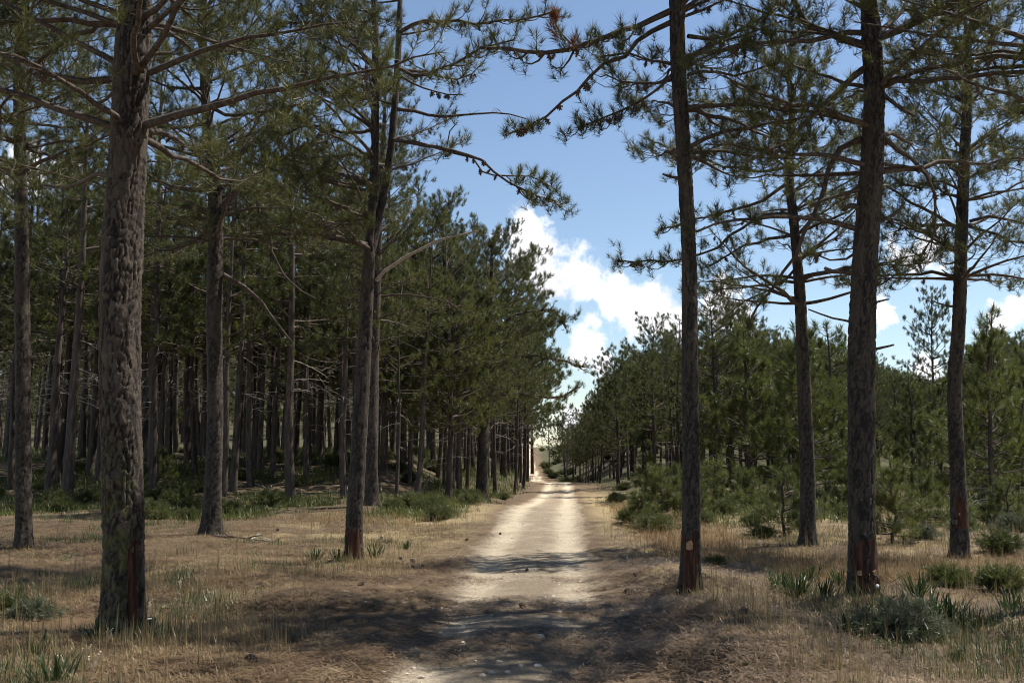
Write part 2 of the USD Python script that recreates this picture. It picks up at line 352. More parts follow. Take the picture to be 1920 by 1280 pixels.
def submesh(V, q, c, flip):
    idx, inv = np.unique(q, return_inverse=True)
    f = inv.reshape(q.shape)
    f = np.vstack([f[:, [0, 2, 1]], f[:, [0, 3, 2]]]) if flip else np.vstack([f[:, [0, 1, 2]], f[:, [0, 2, 3]]])
    return (V[idx], f), c[idx]


cen = len(V)
hole = np.stack([np.arange(na), (np.arange(na) + 1) % na, np.full(na, cen), np.full(na, cen)], -1)
Vc = np.vstack([V, [[0, 0, float(gh(0, 0))]]]); colc = np.vstack([col, RED])
for name, faces in (('forest_ground', q[~isroad]), ('dirt_track', np.vstack([q[isroad], hole]))):
    (v, f), c = submesh(Vc, faces, colc, True)
    f = f[np.linalg.norm(np.cross(v[f[:, 1]] - v[f[:, 0]], v[f[:, 2]] - v[f[:, 0]]), axis=1) > 1e-12]
    tag(obj(name, (v, f), GROUND, smooth=True, color=c), kind='structure')

# ------------------------------------------------------------------ pines


def trunk_surface(path, radii, K, step, rng, relief, cell=(.034, .12), flare=.45, moss=0.0, moss_dir=0.0, scars=(), fine=1e9):
    """A bark surface round the path. Returns vertices, quads, masks (plate height, plate tone, moss) and the scar quads. scars: (angle, half width, z0, z1, depth)."""
    path, radii = np.asarray(path, float), np.asarray(radii, float)
    s = np.r_[0, np.cumsum(np.linalg.norm(np.diff(path, axis=0), axis=1))]
    fp, fr = PchipInterpolator(s, path), PchipInterpolator(s, radii)
    h = np.r_[np.arange(0, min(fine, s[-1]), step), np.arange(min(fine, s[-1]), s[-1], step * 7), s[-1]] if fine < s[-1] else np.linspace(0, s[-1], max(4, int(s[-1] / step)))
    n = len(h)
    P, R = fp(h), fr(h)
    T = nrm(np.gradient(P, axis=0)); a = nrm(np.cross(T, [0, 1.0, 0])); b = np.cross(T, a)      # a: +x side, b: +y side
    a = -a if a[0, 0] < 0 else a
    b = np.cross(T, a); b = b if b[0, 1] > 0 else -b
    th = np.arange(K) / K * 2 * np.pi
    TH, H = np.meshgrid(th, h)
    Rm = R[:, None] * np.ones_like(TH)
    ph = rng.uniform(0, 6.28)
    Rm = Rm * (1 + flare * np.exp(-H / .22) * (1 + .65 * np.cos(5 * TH + ph)) + .05 * np.cos(2 * TH + ph + H * .8) + .03 * np.cos(3 * TH - ph + H * 1.7))
    rm = R.mean()
    mask = np.zeros((n, K, 3)); mask[..., 0] = 1
    if relief > 0:
        W = 2 * np.pi * rm
        ns = int(W * s[-1] / (cell[0] * cell[1]))
        site = np.stack([rng.uniform(0, W, ns), rng.uniform(-.2, s[-1] + .2, ns)], -1) / np.array(cell)
        allsite = np.vstack([site, site + [W / cell[0], 0], site - [W / cell[0], 0]])
        ww = np.stack([(TH * rm) / cell[0], H / cell[1]], -1)
        jit = np.stack([ww[..., 0], ww[..., 1], 0 * TH], -1)
        ww[..., 0] += (meshkit.fbm(jit * .9, 3, 1) - .5) * 2.2; ww[..., 1] += (meshkit.fbm(jit * .9 + 50, 3, 2) - .5) * 1.8
        dd, ii = cKDTree(allsite).query(ww.reshape(-1, 2), k=2)
        gap = ((dd[:, 1] - dd[:, 0]) / .30).reshape(TH.shape)
        low = meshkit.fbm(np.stack([np.cos(TH) * 1.5, np.sin(TH) * 1.5, H * 1.1], -1), 3, 15)
        crk = np.abs(meshkit.fbm(np.stack([np.cos(TH) * rm * 12, np.sin(TH) * rm * 12, H * 1.9], -1), 4, 8) - .5)
        plate = np.minimum(np.maximum(S(gap), .75 * S((low - .52) / .12)), S(crk / .020)); tone = rng.uniform(0, 1, ns)[ii[:, 0] % ns].reshape(TH.shape)
        fine = meshkit.fbm(np.stack([TH * rm * 60, H * 35, 0 * TH], -1), 3, 5) - .5
        Rm = Rm + relief * (plate * (.45 + .6 * tone) - .7 + fine * .9 - .45 * (1 - S(crk / .016)))
        mask[..., 0] = plate; mask[..., 1] = .5 * tone + .9 * (low - .25)
    mm = moss * S(.5 + .6 * np.cos(TH - moss_dir)) * S((2.4 - H) / 1.6)
    mask[..., 2] = mm
    scar = np.zeros((n, K), bool)
    for ang, hw_, z0, z1, dep in scars:
        da = np.abs((TH - ang + np.pi) % (2 * np.pi) - np.pi)
        rag = (meshkit.fbm(np.stack([TH * 6, H * 9, 0 * TH], -1), 3, 7) - .5)
        inn = (da < hw_ * (1 + rag * 1.1)) & (H > z0) & (H < z1 + rag * .34)
        Rm = np.where(inn, R[:, None] * (1 + flare * .6 * np.exp(-H / .16)) - dep, Rm)
        scar |= inn
    V = P[:, None] + Rm[..., None] * (np.cos(TH)[..., None] * a[:, None] + np.sin(TH)[..., None] * b[:, None])
    i = np.arange(n - 1)[:, None] * K; j = np.arange(K)[None]; jn = (j + 1) % K
    q = np.stack([i + j, i + jn, i + K + jn, i + K + j], -1).reshape(-1, 4)
    sq = scar.ravel()[q].all(1)
    return V.reshape(-1, 3), q, mask.reshape(-1, 3), sq


def cone_mesh(L=.11, R=.035, n=46, rng=None):
    """A pine cone: a core with overlapping pointed scales set on a spiral."""
    vs, fs = [], []
    t = np.linspace(0, 1, 7)
    prof = R * .62 * np.sin(np.pi * (.12 + .84 * t)) ** .8
    v, f = batch_tubes(np.stack([0 * t, 0 * t, (t - .5) * L], -1)[None], prof[None], 7)
    vs.append(v); fs.append(f); n0 = len(v)
    for k in range(n):
        u = (k + .5) / n; ph = k * 2.39996
        r = R * np.sin(np.pi * (.12 + .84 * u)) ** .8
        z = (u - .5) * L
        o = np.array([math.cos(ph), math.sin(ph), 0]); sd = np.array([-math.sin(ph), math.cos(ph), 0]); up = np.array([0, 0, 1.0])
        w = .45 * r + .003
        p = [o * r * .5 + sd * w * .5 + up * z, o * r * .5 - sd * w * .5 + up * z, o * r * 1.12 - sd * w + up * (z + .010), o * r * 1.12 + sd * w + up * (z + .010), o * r * 1.22 + up * (z + .002)]
        vs.append(np.array(p)); fs.append(np.array([[0, 1, 2], [0, 2, 3], [2, 4, 3], [1, 4, 2], [0, 3, 4], [0, 4, 1]]) + n0); n0 += 5
    return np.vstack(vs), np.vstack(fs)


CONE_V, CONE_F = cone_mesh()
CONE_SMALL = cone_mesh(.09, .03, 13)


def rot_to(axis):
    z = nrm(np.asarray(axis, float)); x = np.cross([0, 1.0, .1], z); x = nrm(x); y = np.cross(z, x)
    return np.stack([x, y, z], 1)


class Wood:
    """What one limb gathers: its tubes, its tufts and its cones."""

    def __init__(self):
        self.t, self.pos, self.ax, self.sz, self.cones = Tubes(), [], [], [], []


def limb(w, pts, r0, r1, rng, leaf=(.3, 1.0), dens=5.0, sub=.8, size=.15, cones=0, sides=6, twigs=True, sag=.10, sub_tufts=3, stubs=False, rise=.25):
    pts = np.asarray(pts, float)
    s = np.r_[0, np.cumsum(np.linalg.norm(np.diff(pts, axis=0), axis=1))]; L = s[-1]
    f = PchipInterpolator(s / L, pts)
    n = max(5, int(L / .28) + 2) if twigs else 6
    tt = np.linspace(0, 1, n)
    P = f(tt); wob = rng.normal(0, .007 * min(L, 2.5), P.shape); wob[0] = 0; P = P + wob
    f = PchipInterpolator(tt, P)
    w.t.add(P, r0 + (r1 - r0) * tt ** .8, sides)
    if stubs:
        for t in rng.uniform(.15, .95, int(L * 6)):
            p = f(t); d = nrm(rng.normal(0, 1, 3)); l = rng.uniform(.03, .22)
            w.t.add([p, p + d * l * .5 + [0, 0, .01], p + d * l + [0, 0, -.02 * l]], [.005, .004, .002], 3)
    if leaf is None:
        return f
    cnt = max(1, int(dens * L * (leaf[1] - leaf[0])))
    for i in range(cnt):
        t = leaf[0] + (leaf[1] - leaf[0]) * (i + rng.uniform(0, 1)) / cnt
        p = f(t); tan = nrm(f(min(1, t + .03)) - f(max(0, t - .03)))
        side = nrm(np.cross(tan, [0, 0, 1.0])) * (1 if i % 2 else -1)
        al = math.radians(rng.uniform(30, 68))
        d = nrm(tan * math.cos(al) + (side + np.array([0, 0, rng.uniform(-.55, .5)])) * math.sin(al))
        l = sub * rng.uniform(.45, 1.1) * (1 - .45 * t)
        g = np.linspace(0, 1, 5)[:, None]
        Q = p + d * l * g + np.array([0, 0, 1.0]) * l * (-sag * 4 * g * (1 - g) + rise * g ** 3)
        Q = Q + rng.normal(0, .02 * l, Q.shape) * g
        rr = max(.0045, r1 * .8)
        w.t.add(Q, np.linspace(rr * 1.3, .003, 5), 3)
        e = nrm(Q[4] - Q[3] + [0, 0, .12])
        w.pos.append(Q[4]); w.ax.append(e); w.sz.append(size * rng.uniform(.8, 1.15))
        w.pos.append(Q[3] + (Q[4] - Q[3]) * rng.uniform(0, .6)); w.ax.append(nrm(e + rng.normal(0, .2, 3))); w.sz.append(size * rng.uniform(.8, 1.1))
        for k in range(rng.randint(2, sub_tufts + 2)):
            g0 = rng.uniform(.55, 1.0); c = Q[min(3, int(g0 * 4))]; c2 = Q[min(4, int(g0 * 4) + 1)]; p0 = c + (c2 - c) * min(1, g0 * 4 - min(3, int(g0 * 4)))
            dd = nrm(d * .6 + rng.normal(0, .6, 3) + [0, 0, .15]); ll = rng.uniform(.07, .20) * (sub / .8)
            p1 = p0 + dd * ll * .6 + [0, 0, -.02]; p2 = p0 + dd * ll + [0, 0, .05 * ll]
            if twigs:
                w.t.add([p0, p1, p2], [.0042, .0035, .0025], 3)
            w.pos.append(p2); w.ax.append(nrm(p2 - p1 + [0, 0, .05])); w.sz.append(size * rng.uniform(.7, 1.1))
    w.pos.append(f(1.0)); w.ax.append(nrm(f(1.0) - f(.93))); w.sz.append(size)
    for _ in range(cones):
        t = rng.uniform(leaf[0] * .6, .95); p = f(t); dn = nrm(np.array([rng.normal(0, .5), rng.normal(0, .5), -1.0]))
        w.cones.append((p + dn * .06, dn, rng.uniform(.85, 1.25)))
    return f


def hold(tree, w, rng, K, width, leafmat, name='branch', label=None, woodmat=None):
    b = obj(name, w.t.mesh(), woodmat or LIMB, tree, smooth=60)
    if label:
        tag(b, label)
    if w.pos:
        obj('foliage', needles(w.pos, w.ax, w.sz, K, width, rng), leafmat, b)
    for p, d, s in w.cones:
        obj('pine_cone', (p + (CONE_SMALL[0] * s) @ rot_to(d).T, CONE_SMALL[1]), CONE, b)
    return b


def px_path(pts, depth):
    """Photograph pixels, each with a distance in depth from the trunk, as points in the place."""
    return np.array([at_depth(p[0], p[1], depth + (p[2] if len(p) > 2 else 0)) for p in pts])


def hero(label, base, line, widths, top, crown_z, crown_r, seed, n_whorl=9, extra=(), relief=.012, K=44, step=.026, bark=None, moss=0.0, moss_dir=4.7, scars=(), dome=(.62, 1.4), NK=30, NW=.0062, cell=(.034, .12),
         forks=(), azim=None, group=None, cones=1, name='pine_tree', needle=.135, per=(4, 6), dens=7.0, stubs=()):
    rng = np.random.RandomState(seed)
    g = on_ground(*base); D = g[1]
    t = thing(name, label, 'tree', group, loc=(g[0], g[1], g[2]))
    if top > 100:                                                  # given by how the crown shows: rows and a width
        top, crown_z, crown_r = float(at_depth(line[-1][0], top, D)[2]), float(at_depth(line[-1][0], crown_z, D)[2]), crown_r * D / F
    pts = np.array([at_depth(x, y, D) for x, y in line])
    pts[0] = g - [0, 0, .12]
    wd = np.array(widths, float) * D / F / 2
    up = nrm(pts[-1] - pts[-2]); z1 = pts[-1, 2]
    radii = list(wd)
    if top > z1 + .3:                                              # the part above the frame
        n = 3; lean = np.array([up[0] * .5, rng.normal(0, .03), 1.0])
        for k in range(1, n + 1):
            pts = np.vstack([pts, pts[-1] + lean * (top - z1) / n + [rng.normal(0, .05), rng.normal(0, .05), 0]])
            radii.append(wd[-1] * (1 - k / n) + .018)
    loc = np.array([g[0], g[1], g[2]])
    V, q, mask, sq = trunk_surface(pts - loc, radii, K, step, rng, relief, cell, moss=moss, moss_dir=moss_dir, scars=scars, fine=1.9 + .49 * D)
    (v, f), c = submesh(V, q[~sq], mask, False)
    tr = obj('trunk', (v, f), bark or BARK, t, smooth=True, color=c)
    if sq.any():
        (v, f), c = submesh(V, q[sq], mask, False)
        tag(obj('resin_scar', (v, f), SCAR, tr, smooth=True), 'red brown wood laid bare for tapping resin')
    zz = pts[:, 2]; fx = PchipInterpolator(zz, pts - loc); frad = PchipInterpolator(zz, radii)
    for line2, w2, ztop in forks:                                   # second stems
        fp = px_path(line2, D)
        if ztop > fp[-1, 2]:
            d = nrm(fp[-1] - fp[-2]); fp = np.vstack([fp, fp[-1] + d * (ztop - fp[-1, 2]) * .5 + [0, .1, 0], fp[-1] + d * (ztop - fp[-1, 2]) * .8 + [0, .2, (ztop - fp[-1, 2]) * .2]])
        rr = np.interp(np.linspace(0, 1, len(fp)), np.linspace(0, 1, len(w2)), np.array(w2) * D / F / 2)
        V, q, mask, _ = trunk_surface(fp - loc, rr, 28, .04, rng, relief * .5, flare=0)
        (v, f), c = submesh(V, q, mask, False)
        st = obj('stem', (v, f), bark or BARK, t, smooth=True, color=c)
        ff = PchipInterpolator(np.linspace(0, 1, len(fp)), fp - loc)
        for k in range(8):
            u = .3 + .7 * k / 7; p = ff(u); a = rng.uniform(0, 6.28); Lb = rng.uniform(.8, 1.5)
            w = Wood(); d = np.array([math.cos(a), math.sin(a), rng.uniform(.1, .5)])
            limb(w, [p, p + d * Lb * .5, p + d * Lb + [0, 0, .1]], .022, .006, rng, (.25, 1), dens, .6, needle, cones=cones)
            hold(t, w, rng, NK, NW, NEEDLES)
    crown = []
    nb = 0
    for k in range(n_whorl):
        u = k / max(1, n_whorl - 1); z = crown_z + (top - .25 - crown_z) * u
        for bnum in range(rng.randint(per[0], per[1] + 1)):
            a = rng.uniform(0, 2 * np.pi) if azim is None else math.radians(rng.uniform(*azim))
            Lb = crown_r * (1.0 - dome[0] * u ** dome[1]) * rng.uniform(.6, 1.1)
            el = math.radians(rng.uniform(-6, 20) + 38 * u)
            p = fx(min(zz[-1], z + rng.uniform(-.06, .06))); d = np.array([math.cos(a) * math.cos(el), math.sin(a) * math.cos(el), math.sin(el)])
            dz = rng.uniform(-.12, .16)
            path = [p, p + d * Lb * .33 + [0, 0, .03], p + d * Lb * .68 + [0, 0, dz * Lb * .4], p + d * Lb + np.array([rng.normal(0, .1), rng.normal(0, .1), dz * Lb])]
            r0 = min(.05, .012 + .012 * Lb) * (1 - .4 * u)
            w = Wood()
            limb(w, path, r0, .006, rng, (.3, 1), dens, .85 * (.6 + .4 * min(1, Lb / 2)), needle, cones=rng.poisson(cones) if p[2] + g[2] < 2.6 + .49 * D else 0, sub_tufts=4)
            high = p[2] + g[2] > 2.9 + .49 * D
            hold(t, w, rng, NK // 2 if high else NK, NW * 1.7 if high else NW, NEEDLES)
    for k in range(3):                                              # leaders at the tip
        p = fx(min(zz[-1], top - 1.1 + .3 * k)); d = np.array([rng.normal(0, .22), rng.normal(0, .22), 1.0]); w = Wood()
        limb(w, [p, p + d * .6, p + d * 1.15], .02, .006, rng, (.1, 1), 11, .6, needle, sub_tufts=4); hold(t, w, rng, NK, NW, NEEDLES)
    for e in extra:
        w = Wood(); P = px_path(e['p'], D) - loc
        fpos = e.get('leaf', (.35, 1))
        r = np.array(e.get('w', (8, 2))) * D / F / 2
        limb(w, P, r[0], max(r[1], .004), rng, fpos, e.get('dens', 6.0), e.get('sub', .7), needle, cones=e.get('cones', 2), sag=e.get('sag', .1), stubs=e.get('stubs', False), sub_tufts=e.get('tufts', 3))
        hold(t, w, rng, NK, NW, NEEDLES_DEAD if e.get('rusty') else NEEDLES, 'dead_branch' if fpos is None else 'branch', e.get('label'), DEADWOOD if e.get('pale') else None)
    for z, a, l in stubs:                                           # broken stubs on the trunk
        p = fx(z); rr = float(frad(z)); d = np.array([math.cos(math.radians(a)), math.sin(math.radians(a)), .12])
        w = Wood(); limb(w, [p + d * rr * .5, p + d * (rr + l * .5), p + d * (rr + l) + [0, 0, .02]], .020, .012, rng, None)
        hold(t, w, rng, 1, .01, NEEDLES, 'branch_stub')
    return t, g, fx, frad, loc


def pot(t, centre, r=.055, h=.11, label='black pot for resin', name='resin_cup'):
    prof = np.array([[0, 0], [r * .78, 0], [r, h], [r * .9, h], [r * .74, .015], [0, .015]])
    mm = trimesh.creation.revolve(prof, sections=20)
    mm.apply_translation(centre)
    return tag(obj(name, mm, POT, t, smooth=40), label)


def chip(t, centre, out, w=.075, h=.10, mat_=None, label='pale fresh cut in the tapped wood'):
    o = nrm(np.array([out[0], out[1], 0])); sd = np.cross([0, 0, 1.0], o); up = np.array([0, 0, 1.0])
    rng = np.random.RandomState(int(abs(centre[2]) * 1e4) % 9999)
    outline = np.array([[-.5, -.45], [-.1, -.55], [.45, -.5], [.55, .1], [.3, .5], [-.2, .42], [-.48, .3]]) + rng.normal(0, .04, (7, 2))
    ring = [centre + sd * a * w + up * b * h for a, b in outline]
    v = np.array([p - o * .012 for p in ring] + [p + o * .006 for p in ring] + [centre + o * .009])
    f = []
    for k in range(7):
        kn = (k + 1) % 7
        f += [[k, kn, 7 + kn], [k, 7 + kn, 7 + k], [7 + k, 7 + kn, 14]]
    return tag(obj('fresh_cut', (v, f), mat_ or FRESH, t), label)


# --- the thick mossy pine by the track on the left
t, g, fx, fr, loc = hero('thickest trunk, deeply fissured mossy bark, beside the track with a resin pot at its foot', (230, 1188), [(230, 1190), (231, 1080), (230, 860), (224, 640), (227, 480), (240, 300), (247, 150), (255, 0)],
    [80, 76, 75, 76, 73, 65, 65, 60], 11.0, 4.9, 3.2, 1, n_whorl=12, dens=8.5, relief=.021, K=108, step=.018, bark=BARK_OLD, moss=.6, moss_dir=math.radians(232), cell=(.052, .17),
    scars=[(math.radians(-42), .30, .12, .95, .006)],
    extra=[dict(p=[(205, 150), (120, 148, -.2), (60, 120, -.4), (-60, 95, -.7)], w=(15, 7), leaf=(.65, 1), dens=5), dict(p=[(275, 105), (300, 100, .1), (325, 100, .1)], w=(11, 4), leaf=None),
           dict(p=[(270, 60), (320, 20, -.3), (380, -40, -.5), (430, -90, -.6)], w=(13, 5)), dict(p=[(205, 40), (150, 60, .5), (60, 130, .9), (-20, 230, 1.2)], w=(12, 6), leaf=(.5, 1)),
           dict(p=[(205, 330), (130, 350, .6), (60, 350, 1.2), (-30, 300, 1.5)], w=(9, 4), leaf=(.45, 1), dens=4)])
pc = tag(UsdGeom.Xform.Define(stage, numbered('/World', 'resin_pot')), 'small black resin pot on the ground at the foot of the thickest mossy trunk', 'pot')
pp = on_ground(277, 1182); place(pc, pp)
pot(pc, (0, 0, 0), .075, .12, 'dark tapered pot body', 'pot_body')
obj('resin', trimesh.creation.cylinder(.055, .03, sections=14, transform=trimesh.transformations.translation_matrix((0, 0, .095))), RESIN, pc, smooth=40)
# --- slim dark pine at the very left
hero('slim straight dark pine standing at the edge of the view, in needle litter', (45, 1030), [(45, 1030), (44, 900), (42, 640), (40, 400), (36, 150), (42, 0)], [31, 29, 26, 24, 22, 22], 11.5, 6.8, 3.2, 2, n_whorl=11, dens=8.5, extra=[
    dict(p=[(25, 225), (-30, 200, -.2), (-80, 190, -.3)], w=(9, 4)), dict(p=[(52, 130), (100, 160, .3), (150, 140, .6), (190, 150, .8)], w=(9, 3), leaf=(.3, 1)), dict(p=[(52, 275), (90, 270, .3), (130, 262, .3)], w=(6, 3), leaf=None)])
# --- forked pine with heavy limbs
hero('pine with two heavy limbs rising in a fork, bark smooth grey, flared foot', (395, 1004), [(395, 1005), (398, 940), (402, 850), (402, 600), (404, 400), (400, 310), (386, 200), (380, 0)], [40, 33, 31, 30, 27, 24, 18, 16], 12.5, 6.2, 3.6, 3, n_whorl=13, dens=8.5, extra=[
    dict(p=[(412, 305), (440, 295, -.1), (480, 265, -.2), (520, 225, -.3), (565, 175, -.4), (600, 110, -.5)], w=(17, 7), leaf=(.6, 1), dens=7, sub=1.0), dict(p=[(415, 395), (440, 360, -.2), (480, 325, -.4), (560, 280, -.8), (620, 245, -1.1)], w=(17, 7), leaf=(.55, 1), dens=7, sub=.9),
    dict(p=[(395, 295), (340, 285, .2), (280, 265, .4)], w=(9, 5), leaf=None), dict(p=[(395, 355), (340, 352, .3), (290, 335, .7), (250, 310, 1.)], w=(12, 5), leaf=(.6, 1)),
    dict(p=[(418, 335), (460, 350, -.2), (500, 430, -.3), (530, 510, -.3), (590, 560, -.3)], w=(8, 3), leaf=None, stubs=True), dict(p=[(418, 515), (460, 540, .1), (500, 580, .2), (545, 640, .2)], w=(11, 4), leaf=None, stubs=True),
    dict(p=[(415, 425), (460, 440, .3), (520, 430, .5), (580, 450, .8)], w=(7, 3), leaf=(.35, 1), dens=5), dict(p=[(390, 430), (345, 460, .2), (300, 470, .4), (265, 482, .6)], w=(8, 3), leaf=(.5, 1), dens=4),
    dict(p=[(388, 230), (340, 240, .2), (290, 235, .5), (240, 210, .8)], w=(8, 3)), dict(p=[(385, 165), (330, 165, -.2), (280, 150, -.5)], w=(8, 3)), dict(p=[(390, 200), (440, 215, -.3), (520, 205, -.6), (590, 190, -1.)], w=(9, 3))])
# --- dark pine with two stems, tapped at the foot
hero('dark pine parting into two stems, red tapped foot, beside the dry grass clearing', (662, 1050), [(662, 1050), (665, 960), (669, 900), (680, 700), (690, 520), (697, 400), (703, 250), (705, 100), (702, 0)], [30, 30, 29, 28, 25, 18, 15, 14, 12], 10.6, 5.0, 2.5, 4, dens=8, azim=(75, 275),
    n_whorl=12, scars=[(math.radians(-72), .95, .0, .62, .008)], forks=[([(694, 470), (705, 430, .05), (718, 370, .1), (735, 260, .1), (745, 130, .15), (750, 0, .2)], (19, 17, 16, 15, 14, 10), 9.2)], extra=[
    dict(p=[(745, 205), (790, 212, -.1), (850, 218, -.2), (900, 212, -.3), (985, 222, -.4)], w=(8, 2), leaf=None, stubs=True), dict(p=[(738, 262), (800, 275, -.2), (860, 285, -.4), (910, 310, -.6), (960, 345, -.7), (1040, 372, -.9)], w=(9, 3), leaf=(.72, 1), dens=16, sub=.75, cones=6, tufts=4),
    dict(p=[(740, 262), (830, 280, -.2), (880, 295, -.2), (930, 330, -.5), (990, 330, -.4), (1045, 355, -.5)], w=(6, 2), leaf=(.7, 1), dens=13, cones=6, sub=.6),
    dict(p=[(850, 284, -.4), (835, 295, -.3), (845, 240, -.3), (858, 228, -.3)], w=(4, 2), leaf=None), dict(p=[(706, 525), (745, 492, -.3), (800, 462, -.5), (850, 443, -.7), (897, 432, -.8)], w=(8, 3), leaf=None, pale=True, stubs=True, label='bare pale grey dead branch'),
    dict(p=[(752, 130), (800, 140, -.2), (850, 120, -.3), (900, 90, -.5), (960, 75, -.6)], w=(9, 3), leaf=(.2, 1), dens=8, cones=8), dict(p=[(745, 130), (800, 135, .2), (850, 150, .3), (905, 118, .4)], w=(8, 2), leaf=(.4, 1), dens=5, cones=8),
    dict(p=[(748, 140), (780, 160, .1), (830, 175, .1), (868, 178, .1)], w=(5, 2), leaf=(.7, 1), dens=4, cones=8), dict(p=[(750, 60), (800, 40, -.3), (880, 45, -.6), (960, 40, -.8), (1040, 20, -1.)], w=(9, 3), leaf=(.15, 1), dens=9, cones=8),
    dict(p=[(705, 180), (660, 150, -.2), (600, 130, -.5), (540, 140, -.8)], w=(8, 3), dens=7, cones=4), dict(p=[(705, 240), (650, 250, .2), (590, 235, .4), (540, 250, .6)], w=(8, 3), dens=7, cones=4), dict(p=[(703, 340), (640, 330, -.2), (580, 350, -.5)], w=(7, 3), dens=6),
    dict(p=[(700, 430), (650, 420, .3), (590, 450, .5)], w=(6, 3), leaf=(.5, 1), dens=4), dict(p=[(706, 80), (650, 50, -.3), (580, 40, -.7), (500, 50, -1.)], w=(9, 3), leaf=(.2, 1), dens=8, cones=5), dict(p=[(715, 555), (770, 553, -.2), (820, 560, -.3), (870, 585, -.4)], w=(5, 2), leaf=(.7, 1), dens=3)])
# --- the pine at the right edge of the track
t, g, fx, fr, loc = hero('tall plain trunk at the edge of the track, dark tapped foot with one pale cut', (1292, 1108), [(1292, 1108), (1294, 1030), (1296, 950), (1295, 750), (1292, 500), (1283, 300), (1272, 120), (1268, 0)], [37, 34, 33, 32, 30, 29, 29, 27], 10.0, 5.2, 2.2, 5, azim=(-110, 95),
    n_whorl=9, K=60, step=.02, relief=.011, scars=[(math.radians(-100), 1.0, .05, .78, .007)], extra=[
    dict(p=[(1255, 22), (1190, 50, -.2), (1130, 68, -.4), (1060, 90, -.6), (985, 98, -.7), (900, 92, -.8)], w=(14, 6), leaf=(.12, 1), dens=7, cones=8, sub=.6, sag=.25), dict(p=[(1258, 42), (1210, 65, .2), (1170, 105, .1), (1110, 145, 0), (1060, 190, -.1), (1010, 222, -.2), (955, 250, -.3)], w=(11, 4), leaf=(.78, 1), dens=12, cones=9, sub=.35),
    dict(p=[(1260, 140), (1220, 175, -.1), (1180, 200, -.1), (1140, 215, -.1), (1090, 240, -.2)], w=(7, 3), leaf=(.35, 1), dens=14, sub=.6, cones=4, sag=.3, tufts=4), dict(p=[(1260, 150), (1210, 158, .3), (1160, 150, .5), (1130, 140, .6)], w=(7, 3), leaf=(.25, 1), dens=10, cones=3, sag=.25),
    dict(p=[(1258, 120), (1210, 112, .5), (1170, 100, .8), (1120, 110, 1.0)], w=(8, 3), leaf=(.2, 1), dens=10, cones=3), dict(p=[(1290, 68), (1350, 70, .2), (1410, 45, .4), (1470, 5, .6)], w=(9, 4), dens=7), dict(p=[(1290, 140), (1340, 135, -.3), (1400, 140, -.6), (1450, 120, -.8)], w=(7, 3), dens=7),
    dict(p=[(1070, 82, -.5), (1050, 60, -.6), (1040, 40, -.6)], w=(3, 2), leaf=(0, 1), dens=16, rusty=True, cones=0, sub=.3, label='tuft of rusty dead needles')], stubs=[(4.9, 180, .18)])
p0 = fx(.52 + g[2]); chip(t, p0 + np.array([-.035, -.135, 0]), (-.2, -1))
